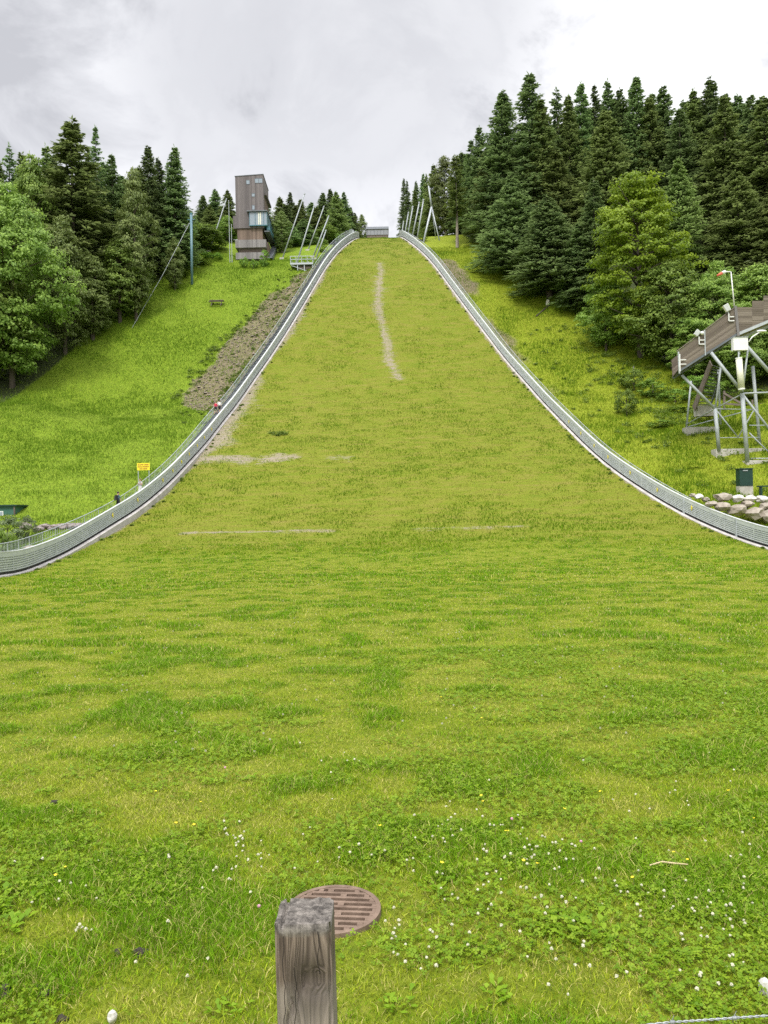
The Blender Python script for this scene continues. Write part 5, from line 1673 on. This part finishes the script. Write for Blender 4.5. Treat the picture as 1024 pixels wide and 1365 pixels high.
# ------------------------------------------------------------------ people
def make_person(loc, face, hgt, label, cloth, armpose, stride, hair, group=None, long_hair=False, step=.12):
    """cloth: materials for torso, upper arm, forearm, thigh, shin, shoe"""
    J = {}
    E = []; Rr = {}; part = {}

    def j(n, p, r, par=None, pt=None):
        J[n] = Vector(p); Rr[n] = r
        if par: E.append((par, n)); part[(par, n)] = pt
    j('pelvis', (0, 0, .94), .135)
    j('waist', (0, .01, 1.08), .120, 'pelvis', 3)
    j('chest', (0, .0, 1.30), .145, 'waist', 0)
    j('neck0', (0, -.005, 1.45), .075, 'chest', 0)
    j('neck', (0, .01, 1.53), .052, 'neck0', 6)
    j('head0', (0, .025, 1.61), .078, 'neck', 6)
    j('head1', (0, .02, 1.70), .092, 'head0', 6)
    j('crown', (0, .01, 1.76), .060, 'head1', 6)
    j('nose', (0, .125, 1.655), .014, 'head0', 6)
    for s, nm in ((-1, 'l'), (1, 'r')):
        j('ear' + nm, (s * .088, .005, 1.66), .016, 'head0', 6)
        j('sho' + nm, (s * .18, 0, 1.42), .062, 'neck0', 0)
        el, wr = armpose[nm]
        j('elb' + nm, (s * el[0], el[1], el[2]), .045, 'sho' + nm, 1)
        j('wri' + nm, (s * wr[0], wr[1], wr[2]), .031, 'elb' + nm, 2)
        d = (J['wri' + nm] - J['elb' + nm]).normalized()
        sd = Vector((0, 1, 0)) - d * d.y
        sd = sd.normalized() if sd.length > .1 else Vector((1, 0, 0))
        pm = J['wri' + nm] + d * .07
        j('palm' + nm, pm, .030, 'wri' + nm, 6)
        for q in range(4):
            o = sd * (.030 - .02 * q)
            L = (.075, .085, .08, .06)[q]
            inn = Vector((-s * .012, 0, 0))
            j('f%d%s' % (q, nm), pm + o + d * .03, .009, 'palm' + nm, 6)
            j('g%d%s' % (q, nm), pm + o + d * (.03 + L) + inn * 2, .007, 'f%d%s' % (q, nm), 6)
        j('t0' + nm, pm + sd * .045 - d * .02, .011, 'palm' + nm, 6)
        j('t1' + nm, pm + sd * .062 + d * .03, .008, 't0' + nm, 6)
        y = stride * s
        lift = step if y > 0 else 0
        j('hip' + nm, (s * .095, 0, .88), .098, 'pelvis', 3)
        j('kne' + nm, (s * .10, y * .55 + .03, .50 + lift * .7), .060, 'hip' + nm, 3)
        j('ank' + nm, (s * .10, y, .09 + lift), .040, 'kne' + nm, 4)
        j('hee' + nm, (s * .10, y - .04, .045 + lift), .040, 'ank' + nm, 5)
        j('toe' + nm, (s * .11, y + .17, .03 + lift), .030, 'ank' + nm, 5)
    names = list(J)
    ix = {n: i for i, n in enumerate(names)}
    me = bpy.data.meshes.new('person_rig')
    me.from_pydata([tuple(J[n]) for n in names], [(ix[a], ix[b_]) for a, b_ in E], [])
    tmp = link('person_rig', me)
    sk = tmp.modifiers.new('skin', 'SKIN')
    sk.use_smooth_shade = True
    for v in me.skin_vertices[0].data: v.use_root = False
    for n in names: me.skin_vertices[0].data[ix[n]].radius = (Rr[n] * (1.25 if n in ('chest', 'waist', 'pelvis') else 1), Rr[n])
    me.skin_vertices[0].data[ix['pelvis']].use_root = True
    ss = tmp.modifiers.new('sub', 'SUBSURF'); ss.levels = 1; ss.render_levels = 1
    dg = bpy.context.evaluated_depsgraph_get()
    body = bpy.data.meshes.new_from_object(tmp.evaluated_get(dg))
    bpy.data.objects.remove(tmp)
    body.name = 'person'
    body.materials.clear()
    mats = [cloth[0], cloth[1], cloth[2], cloth[3], cloth[4], cloth[5], 'skin']
    for mm in mats: body.materials.append(MAT[mm])
    for p in body.polygons:
        c = p.center; best = 9; bi = 0
        for e in E:
            a, b_ = J[e[0]], J[e[1]]; ab = b_ - a
            t = max(0, min(1, (c - a).dot(ab) / ab.length_squared))
            dd = (c - a - ab * t).length - .5 * (Rr[e[0]] * (1 - t) + Rr[e[1]] * t)
            if dd < best: best = dd; bi = part[e]
        p.material_index = bi
        p.use_smooth = True
    o = link('person', body, None, loc)
    s = hgt / 1.80
    o.scale = (s, s, s); o.rotation_euler = (0, 0, face)
    tag(o, label, 'person', group)
    hb = MB().blob((0, -.012, 1.725), .105, .118, .092, 4, .05, 2)
    if long_hair: hb.blob((0, -.075, 1.60), .085, .05, .13, 5, .05, 2)
    ho = hb.build('hair', hair, smooth=True); ho.parent = o
    # eyes and mouth
    eb = MB()
    for sx_ in (-1, 1): eb.blob((sx_ * .033, .103, 1.675), .010, .006, .007, 2, 0, 1)
    eo = eb.build('eyes', 'hairdark'); eo.parent = o
    mo = MB().box(-.025, .102, 1.603, .025, .110, 1.611).build('mouth', 'clothred'); mo.parent = o
    return o


hang = {'l': ((.24, -.04, 1.16), (.25, .06, .92)), 'r': ((.24, .02, 1.16), (.24, .14, .94))}
bent = {'l': ((.25, .02, 1.18), (.10, .22, 1.22)), 'r': ((.25, .04, 1.19), (.12, .24, 1.27))}


def on_stair(px, py, d):
    for y in np.arange(60, 120, .02):
        X = float(XL(y)) - d
        a, b_ = ray(px, py)
        if a * y > X: return Vector((X, y, float(P(y)) + .10))   # crossing of the view ray and the stair line
    return None


def stair_pt(px, d, Yguess):
    best = None
    for y in np.arange(Yguess - 14, Yguess + 14, .02):
        X = float(XL(y)) - d
        q = X / y
        a, _ = ray(px, 660)
        e = abs(q - a)
        if best is None or e < best[0]: best = (e, X, y)
    return Vector((best[1], best[2], float(P(best[2])) + 1.10))


p1 = stair_pt(157.5, .62, 69)
m1 = make_person(p1, R(-35), 1.80, 'man in dark clothes with black cap and rucksack walking up the left stairway', ('clothteal', 'clothteal', 'skin', 'clothblack', 'clothblack', 'clothblack'), hang, .22, 'hairdark')
rot = Matrix.Rotation(R(-35), 3, 'Z')
bp = MB()
for v, f in ((0, 0),):
    c = [Vector(q) for q in ((-.15, -.17, 1.02), (.15, -.17, 1.02), (.15, -.34, 1.02), (-.15, -.34, 1.02), (-.13, -.14, 1.46), (.13, -.14, 1.46), (.12, -.28, 1.46), (-.12, -.28, 1.46))]
    bp.hexa([p1 + rot @ q for q in (c[3], c[2], c[1], c[0], c[7], c[6], c[5], c[4])])
root = empty('rucksack', p1 + rot @ Vector((0, -.25, 1.0)), 'dark rucksack on the back of the man in dark clothes', 'rucksack')
bp.build('bag', 'clothblack', root)
for s in (-1, 1):
    MB().tube([p1 + rot @ Vector((s * .11, -.17, 1.44)), p1 + rot @ Vector((s * .12, -.02, 1.52)), p1 + rot @ Vector((s * .12, .15, 1.36)), p1 + rot @ Vector((s * .12, -.17, 1.08))], .02, 6).build('strap', 'clothblack', root)
p2 = stair_pt(187.5, .62, 74)
make_person(p2, R(160), 1.70, 'woman in grey top and white trousers coming down the stairway near the yellow sign', ('clothgrey', 'clothpink', 'skin', 'clothwhite', 'clothwhite', 'clothgrey'), bent, .14, 'hairbrown', None, True)
p3 = stair_pt(290, .80, 99)
make_person(p3, R(-12), 1.72, 'person in red shirt and black shorts walking far up the left stairway', ('clothred', 'clothred', 'skin', 'clothblack', 'skin', 'clothblack'), hang, .2, 'hairbrown')
p4 = stair_pt(295, .45, 100)
make_person(p4, R(-12), 1.72, 'person in white shirt walking beside the one in red on the stairway', ('clothwhite', 'clothwhite', 'skin', 'clothblack', 'skin', 'clothblack'), hang, -.2, 'hairdark')

# ------------------------------------------------------------------ foreground: post, barbed wire, drain cover
import bmesh
PYF, PYB = 1.685, 1.80
pf = at(403, 1225, PYF)
xl, xr = at(366, 1232, PYF).x, at(441, 1232, PYF).x
ptop = at(403, 1232, PYF).z
gpost = h1((xl + xr) / 2, PYF)
PW = (xr - xl)
bm = bmesh.new()
bmesh.ops.create_cube(bm, size=1)
bmesh.ops.subdivide_edges(bm, edges=bm.edges[:], cuts=56, use_grid_fill=True)
from mathutils import noise as mnoise
for v in bm.verts:
    x, y, z = v.co.x, v.co.y, v.co.z + .5
    lean = (z - 1) * -.013
    X = x * PW + lean * .6
    Yp = y * (PYB - PYF)
    Zp = z * (ptop + .5 - gpost) - .5
    # rounded edges and weathered surface
    e = max(0, abs(x) - .44) / .06; e2 = max(0, abs(y) - .44) / .06
    rr_ = (e * e2) ** .5 * .006
    X -= math.copysign(rr_, x); Yp -= math.copysign(rr_, y)
    q = Vector((X * 38, Yp * 38, Zp * 5))
    nz = mnoise.noise(q)
    q2 = Vector((X * 60, Yp * 60, Zp * 60))
    if abs(y) > .499: Yp += nz * .0022
    if abs(x) > .499: X += nz * .0018
    if z > .999: Zp += mnoise.noise(Vector((X * 55, Yp * 55, 3))) * .0035 - (.010 if (x < -.33 and abs(x + .36) < .05) else 0)
    zz = Zp
    # hollow of the knot on the front face
    if y < -.499:
        k = math.exp(-(((X - .018) / .030) ** 2 + ((zz - .672) / .020) ** 2))
        Yp += .014 * k
        c2 = math.exp(-((X + .018 - .02 * math.sin(zz * 30)) / .0035) ** 2) * max(0, min(1, (.70 - zz) / .08))
        Yp += .012 * c2
    v.co = (X, Yp, Zp)
me = bpy.data.meshes.new('fence_post')
bm.to_mesh(me); bm.free()
me.materials.append(MAT['post'])
me.polygons.foreach_set('use_smooth', [True] * len(me.polygons))
o = link('fence_post', me, None, ((xl + xr) / 2, (PYF + PYB) / 2, gpost))
tag(o, 'weathered grey square timber post with cracked top in the foreground', 'post')

w0 = Vector((xr + .004, 1.76, at(446, 1400, 1.76).z)); w1 = at(880, 1364, 1.80); w2 = at(1024, 1354, 1.80); w3 = at(1330, 1345, 1.82)
pts = [w0]
for k in range(1, 40):
    t = k / 39
    if t < .5: q = w0.lerp(w1, t / .5) + Vector((0, 0, -.012 * math.sin(t / .5 * math.pi)))
    else: q = w1.lerp(w2, (t - .5) / .25) if t < .75 else w2.lerp(w3, (t - .75) / .25)
    pts.append(q)
root = empty('barbed_wire', w0, 'twisted zinc barbed wire running off to the right of the foreground post', 'wire')
for ph in (0, math.pi):
    tw = []
    nseg = 420
    for i in range(nseg):
        u = i / (nseg - 1) * (len(pts) - 1); a = int(min(u, len(pts) - 2)); q = pts[a].lerp(pts[a + 1], u - a)
        an = i * .5 + ph
        tw.append(q + Vector((0, math.cos(an), math.sin(an))) * .0016)
    MB().tube(tw, .0016, 6).build('strand', 'wire', root, smooth=True)
for px in (620, 760, 897, 979, 1090):
    q = min(((p - at(px, 1360, 1.8)).length, p) for p in [pts[i].lerp(pts[i + 1], t / 8) for i in range(len(pts) - 1) for t in range(8)])[1]
    b_ = MB()
    for s in (-1, 1):
        b_.tube([q + Vector((-.004 * s, .003, -.012)), q + Vector((0, .004 * s, 0)), q + Vector((.003 * s, -.002, .018 if s > 0 else .006))], [.0012, .0015, .0004], 5)
    b_.tube([q + Vector((-.006, 0, 0)), q + Vector((.006, 0, .001))], .0042, 8)
    b_.build('barb', 'wire', root, smooth=True)

# drain cover
MX, MY, MR = -.395, 5.06, .318
mz = h1(MX, MY)
zt = mz + .036
root = empty('drain_cover', (MX, MY, mz), 'round rusty iron drain cover with slots in the lawn behind the post', 'drain cover')
dm = MB()
al = R(-6)


def rot2(x, y): return (MX + x * math.cos(al) - y * math.sin(al), MY + x * math.sin(al) + y * math.cos(al))


def slab(x0_, x1_, y0_, y1_):
    r_ = MR - .022
    c = []
    for (x, y) in ((x0_, y0_), (x1_, y0_), (x1_, y1_), (x0_, y1_)):
        c.append(rot2(x, y))
    dm.hexa([(*p, zt - .03) for p in c] + [(*p, zt) for p in c])


rows = 9
pit = (2 * (MR - .045)) / rows
for k in range(rows):
    yc = -(MR - .045) + (k + .5) * pit
    half = math.sqrt(max(.001, (MR - .02) ** 2 - (abs(yc) + pit * .3) ** 2))
    sl = half - .035
    # bar between rows of slots
    hb = math.sqrt(max(.001, (MR - .016) ** 2 - (abs(yc + pit * .5)) ** 2))
    slab(-hb, hb, yc + pit * .29, yc + pit * .71)
    y0_, y1_ = yc - pit * .25, yc + pit * .25
    gaps = [(-sl, -.03 + (.05 if k % 2 else -.05)), (.012 + (.05 if k % 2 else -.05), sl)]
    x = -half
    for (ga, gb) in gaps:
        slab(x, ga, y0_, y1_); x = gb
    slab(x, half, y0_, y1_)
y0_ = -(MR - .045); hb = math.sqrt((MR - .016) ** 2 - y0_ ** 2)
slab(-hb, hb, y0_ - .012, y0_ + pit * .2)
dm.build('grate', 'rust', root)
rg = MB(); n = 64; vs = []; fs = []
for r_, z_ in ((MR - .030, zt - .03), (MR - .030, zt + .003), (MR, zt + .003), (MR + .004, zt - .045)):
    for i in range(n):
        a = 2 * math.pi * i / n; vs.append((MX + r_ * math.cos(a), MY + r_ * math.sin(a), z_))
for q in range(3):
    for i in range(n): fs.append((q * n + i, (q + 1) * n + i, (q + 1) * n + (i + 1) % n, q * n + (i + 1) % n))
rg.add(vs, [f[::-1] for f in fs]).build('rim', 'rust', root)
MB().add([(MX + (MR - .01) * math.cos(2 * math.pi * i / 40), MY + (MR - .01) * math.sin(2 * math.pi * i / 40), mz + .012) for i in range(40)], [tuple(range(40))]).build('shaft_shade_disc', 'pit', root)  # flat disc close under the grate, painted black for the shade below

# stones, molehill crumbs, straw
for px, py, Y, r_, mt, label in ((150, 1357, 3.92, .030, 'whitestone', 'pale pinkish stone in the lawn near the lower left picture corner'), (1021, 1335, 4.05, .045, 'whitestone', 'pale stone at the right picture edge above the barbed wire')):
    a, b_ = ray(px, py)
    X = a * Y; z0 = h1(X, Y)
    tag(MB().blob((X, Y, z0 + .04), r_ * .8, r_ * .8, r_ * 1.15, int(px), .25, 3).build('stone', mt, loc=(X, Y, z0)), label, 'stone')
def ground_hit(px, py):
    a, b_ = ray(px, py)
    ys = np.arange(2.6, 60, .01)
    d = EYE + b_ * ys - H(a * ys, ys)
    i = np.where(d < 0)[0][0]
    return a * ys[i], ys[i]


SOIL = [(61, 1328, .035, 'dark soil crumb in the lawn near the left lower corner, larger one'), (57, 1317, .03, 'flat dark soil crumb just above the larger one'), (4, 1327, .05, 'dark soil lump cut by the left picture edge'), (82, 1361, .03, 'dark soil crumb at the bottom edge left of the pale stone'), (187, 1273, .045, 'dark mossy lump right of the clover strip'), (156, 1272, .03, 'small dark lump left of the mossy one'), (211, 941, .045, 'dark clod standing alone in the middle lawn'), (72, 1072, .04, 'dark bare clod in the left lawn')]
for i, (px, py, r_, label) in enumerate(SOIL):
    X, Y = ground_hit(px, py); z0 = h1(X, Y)
    tag(MB().blob((X, Y, z0 + r_ * .3), r_ * .95, r_ * .8, r_ * .5, 300 + i, .5, 3).build('soil_clod', 'soil', loc=(X, Y, z0)), label, 'soil')
X, Y = ground_hit(890, 1162); z0 = h1(X, Y)
tag(MB().tube([(X - .13, Y, z0 + .045), (X - .03, Y + .02, z0 + .06), (X + .06, Y, z0 + .055), (X + .14, Y - .03, z0 + .06)], [.006, .007, .006, .004], 6).build('dry_twig', 'straw', loc=(X, Y, z0)), 'dry pale twig lying in the lawn on the right', 'twig')

# ------------------------------------------------------------------ flowers in the lawn
def flower_proto(kind):
    hb = MB()
    if kind == 'clover':
        hb.blob((0, 0, .082), .0105, .0105, .0095, 5, .7, 2)
        hd = hb.build('flower_head', 'petal')
    elif kind == 'pink':
        hb.blob((0, 0, .085), .011, .011, .011, 6, .25, 2)
        hd = hb.build('flower_head', 'pinkpetal')
    else:
        for k in range(5):
            a = k * 1.257
            c = Vector((math.cos(a), math.sin(a), 0)); s = Vector((-math.sin(a), math.cos(a), 0))
            q = Vector((0, 0, .09))
            hb.add([q, q + c * .006 - s * .005 + Vector((0, 0, .002)), q + c * .012 + Vector((0, 0, .005)), q + c * .006 + s * .005 + Vector((0, 0, .002))], [(0, 1, 2, 3)])
        hd = hb.build('flower_head', 'buttercup')
    st = MB().tube([(0, 0, -.01), (.002, 0, .04), (0, 0, .08)], [.0012, .0011, .001], 5).build('stem', 'stem')
    r_ = (hd.data, st.data)
    bpy.data.objects.remove(hd); bpy.data.objects.remove(st)
    return r_


FP = {k: flower_proto(k) for k in ('clover', 'pink', 'buttercup')}


def flower(kind, X, Y, s, label, grp):
    o = empty(kind + '_flower' if kind != 'pink' else 'red_clover_flower', (X, Y, h1(X, Y)), label, 'flower', grp)
    o.rotation_euler = (nr.normal(0, .15), nr.normal(0, .15), nr.uniform(0, 6))
    o.scale = (s, s, s * nr.uniform(.75, 1.1))
    link('stem', FP[kind][1], o); link('flower_head', FP[kind][0], o)


CL = [(330, 1150, 26, 20, 20), (312, 1122, 18, 14, 12), (290, 1180, 20, 20, 6), (700, 1150, 60, 30, 26), (590, 1110, 40, 25, 16), (650, 1100, 50, 12, 10), (720, 1200, 60, 40, 20), (860, 1215, 60, 40, 18), (960, 1230, 50, 40, 26), (620, 1215, 60, 50, 14), (560, 1280, 70, 50, 18), (760, 1310, 90, 40, 16), (960, 1310, 50, 40, 14), (900, 1060, 90, 40, 14), (470, 1130, 60, 50, 12), (520, 1260, 14, 20, 8), (110, 1250, 14, 8, 7), (90, 1175, 60, 50, 8), (470, 1290, 20, 40, 6), (440, 1030, 60, 30, 8), (250, 1290, 90, 40, 5), (1000, 1150, 20, 60, 8), (800, 1130, 120, 40, 8)]
for cx, cy, sx_, sy_, n in CL:
    for _ in range(n):
        px, py = cx + nr.normal(0, sx_ * .6), cy + nr.normal(0, sy_ * .6)
        if nr.random() < .3: px += nr.normal(0, 70); py += nr.normal(0, 45)
        if not (4 < px < 1020 and 990 < py < 1352): continue
        if 355 < px < 515 and 1175 < py: continue
        X, Y = ground_hit(px, py)
        flower('clover', X, Y, nr.uniform(.65, 1.05), 'white clover flower head on a thin stem in the near lawn', 'white clover flowers in the lawn')
for px, py in ((253, 948), (268, 1083), (233, 1114), (258, 1113), (75, 1185), (88, 1172), (647, 1079), (645, 1077), (748, 1096), (716, 1168), (679, 1119), (676, 1122), (848, 1187), (901, 1154), (918, 1163), (975, 1068), (206, 1070), (509, 1123), (586, 1172), (696, 1162), (806, 1070), (640, 968), (590, 940), (560, 930), (1010, 1105)):
    X, Y = ground_hit(px, py); flower('buttercup', X, Y, nr.uniform(1.0, 1.5), 'small yellow buttercup in the lawn', 'buttercups in the lawn')
for px, py, lb in ((776, 1136, 'pink red clover head in the lawn on the right'), (684, 1108, 'pink red clover head among white clover in the middle'), (346, 1226, 'pink red clover head left of the foreground post'), (301, 1034, 'pink red clover head farther off in the left lawn')):
    X, Y = ground_hit(px, py); flower('pink', X, Y, 1.1, lb, None)
# farther white flecks, past counting
V = []
for _ in range(420):
    Y = nr.uniform(8.5, 40); X = nr.uniform(-.53, .53) * Y
    z = h1(X, Y) + .06; r_ = .011
    for a in (0, 1.57):
        c, s = math.cos(a) * r_, math.sin(a) * r_
        V.append([(X - c, Y - s, z - r_), (X + c, Y + s, z - r_), (X + c, Y + s, z + r_), (X - c, Y - s, z + r_)])
tag(link('distant_clover', quadmesh('distant_clover', np.array(V), 'petal')), kind='stuff')
# broad leaved weeds
V = []; T = []
for px, py, s in ((5, 1185, 1.5), (2, 1215, 1.6), (12, 1240, 1.3), (120, 1165, 1.0), (108, 1120, .9), (118, 1130, .8), (330, 1040, .9), (280, 1045, 1.0), (60, 1060, .8), (770, 1240, 1.5), (740, 1230, 1.4), (800, 1250, 1.3), (905, 1105, 1.0), (220, 1190, 1.0), (650, 1180, 1.1), (590, 1190, 1.1), (470, 1120, 1.0), (945, 1350, .9), (660, 1330, 1.0), (530, 1340, .9), (300, 1350, .8), (900, 1280, 1.0), (840, 1130, .9)):
    X, Y = ground_hit(px, py); z0 = h1(X, Y)
    for k in range(26):
        a = nr.uniform(0, 6.28); L = .05 * s * nr.uniform(.6, 1.2)
        c = np.array([math.cos(a), math.sin(a), 0]); sd = np.array([-math.sin(a), math.cos(a), 0]) * .016 * s
        b0 = np.array([X, Y, z0 + .02]) + c * nr.uniform(0, .09) * s + np.array([nr.normal(0, .04), nr.normal(0, .04), 0]) * s
        u = nr.uniform(.2, 1.0)
        V.append([b0, b0 + c * L * .5 - sd + np.array([0, 0, L * .5 * u]), b0 + c * L + np.array([0, 0, L * .55 * u]), b0 + c * L * .5 + sd + np.array([0, 0, L * .5 * u])]); T.append(nr.random() * .7)
tag(link('broad_leaf_weeds', quadmesh('broad_leaf_weeds', np.array(V), 'clover', tone=np.array(T))), kind='stuff')

# ------------------------------------------------------------------ sky and light
SUN_EL, SUN_AZ = R(52), R(200)          # high, behind the camera and a little to the left
w = bpy.data.worlds.new('World'); sc.world = w; w.use_nodes = True
nt = w.node_tree; bg = nt.nodes['Background']
sky = N(nt, 'ShaderNodeTexSky', sky_type='NISHITA', sun_disc=False, sun_elevation=SUN_EL, sun_rotation=SUN_AZ)
tc = N(nt, 'ShaderNodeTexCoord', name='TC')
sp = N(nt, 'ShaderNodeSeparateXYZ'); nt.links.new(tc.outputs['Generated'], sp.inputs[0])
den = math_(nt, 'ADD', math_(nt, 'MAXIMUM', sp.outputs[2], 0), .22)
cv = N(nt, 'ShaderNodeCombineXYZ')
nt.links.new(math_(nt, 'DIVIDE', sp.outputs[0], den), cv.inputs[0]); nt.links.new(math_(nt, 'DIVIDE', sp.outputs[1], den), cv.inputs[1])
mp = N(nt, 'ShaderNodeMapping'); mp.inputs['Location'].default_value = (2.1, .55, 0); mp.inputs['Scale'].default_value = (1, .8, 1)
nt.links.new(cv.outputs[0], mp.inputs[0])
big = noise(nt, .85, 2, .5, mp.outputs[0], .6)
med = noise(nt, 3.2, 7, .60, mp.outputs[0], .5)
f = math_(nt, 'ADD', math_(nt, 'MULTIPLY', big, .45), math_(nt, 'MULTIPLY', med, .55))
cl = ramp(nt, f, [(.40, (.37, .372, .392)), (.47, (.50, .502, .522)), (.53, (.64, .642, .656)), (.60, (.80, .80, .80))])
# an overcast sky is about three times brighter overhead than at the horizon
zen = N(nt, 'ShaderNodeMapRange', i_1=.55, i_2=1.0, i_3=1.0, i_4=3.5); zen.interpolation_type = 'SMOOTHSTEP'
nt.links.new(sp.outputs[2], zen.inputs[0])
def patch(azm, elv, r0, r1):
    dv = N(nt, 'ShaderNodeVectorMath', operation='DOT_PRODUCT')
    nt.links.new(tc.outputs['Generated'], dv.inputs[0])
    dv.inputs[1].default_value = (math.sin(R(azm)) * math.cos(R(elv)), math.cos(R(azm)) * math.cos(R(elv)), math.sin(R(elv)))
    q = math_(nt, 'ADD', dv.outputs['Value'], math_(nt, 'MULTIPLY', math_(nt, 'SUBTRACT', med, .5), .22))
    mr = N(nt, 'ShaderNodeMapRange', i_1=math.cos(R(r0)), i_2=math.cos(R(r1))); mr.interpolation_type = 'SMOOTHSTEP'
    nt.links.new(q, mr.inputs[0])
    return mr.outputs[0]


cl = mixc(nt, math_(nt, 'MULTIPLY', patch(24, 26, 20, 4), .85), cl, (.76, .76, .765))       # thin bright cloud to the right
cl = mixc(nt, math_(nt, 'MULTIPLY', patch(1, 15, 16, 3), .8), cl, (.72, .72, .735))
cl = mixc(nt, math_(nt, 'MULTIPLY', patch(0, 31, 16, 3), .75), cl, (.43, .432, .452))
sc_ = N(nt, 'ShaderNodeVectorMath', operation='SCALE')
nt.links.new(cl, sc_.inputs[0]); nt.links.new(zen.outputs[0], sc_.inputs['Scale'])
bg.inputs['Strength'].default_value = .10
sk = N(nt, 'ShaderNodeVectorMath', operation='SCALE'); nt.links.new(sc_.outputs[0], sk.inputs[0]); sk.inputs['Scale'].default_value = 10.0
fin = mixc(nt, .93, sky.outputs[0], sk.outputs[0])
nt.links.new(fin, bg.inputs['Color'])
sl_ = bpy.data.lights.new('sun', 'SUN'); sl_.energy = 1.5; sl_.angle = R(14); sl_.color = (1, .965, .90)
so = bpy.data.objects.new('sun', sl_); C.objects.link(so)
d = Vector((math.sin(SUN_AZ) * math.cos(SUN_EL), math.cos(SUN_AZ) * math.cos(SUN_EL), math.sin(SUN_EL)))
so.rotation_euler = (-d).to_track_quat('-Z', 'Y').to_euler()
so.location = (0, 0, 120)

vs = sc.view_settings
vs.view_transform = 'Standard'; vs.look = 'None'; vs.exposure = .80; vs.gamma = 1; vs.use_curve_mapping = False
sc.render.engine = 'CYCLES'
sc.cycles.max_bounces = 6; sc.cycles.diffuse_bounces = 5; sc.cycles.transmission_bounces = 3; sc.cycles.glossy_bounces = 2
sc.cycles.use_denoising = False
sc.cycles.sample_clamp_indirect = 6
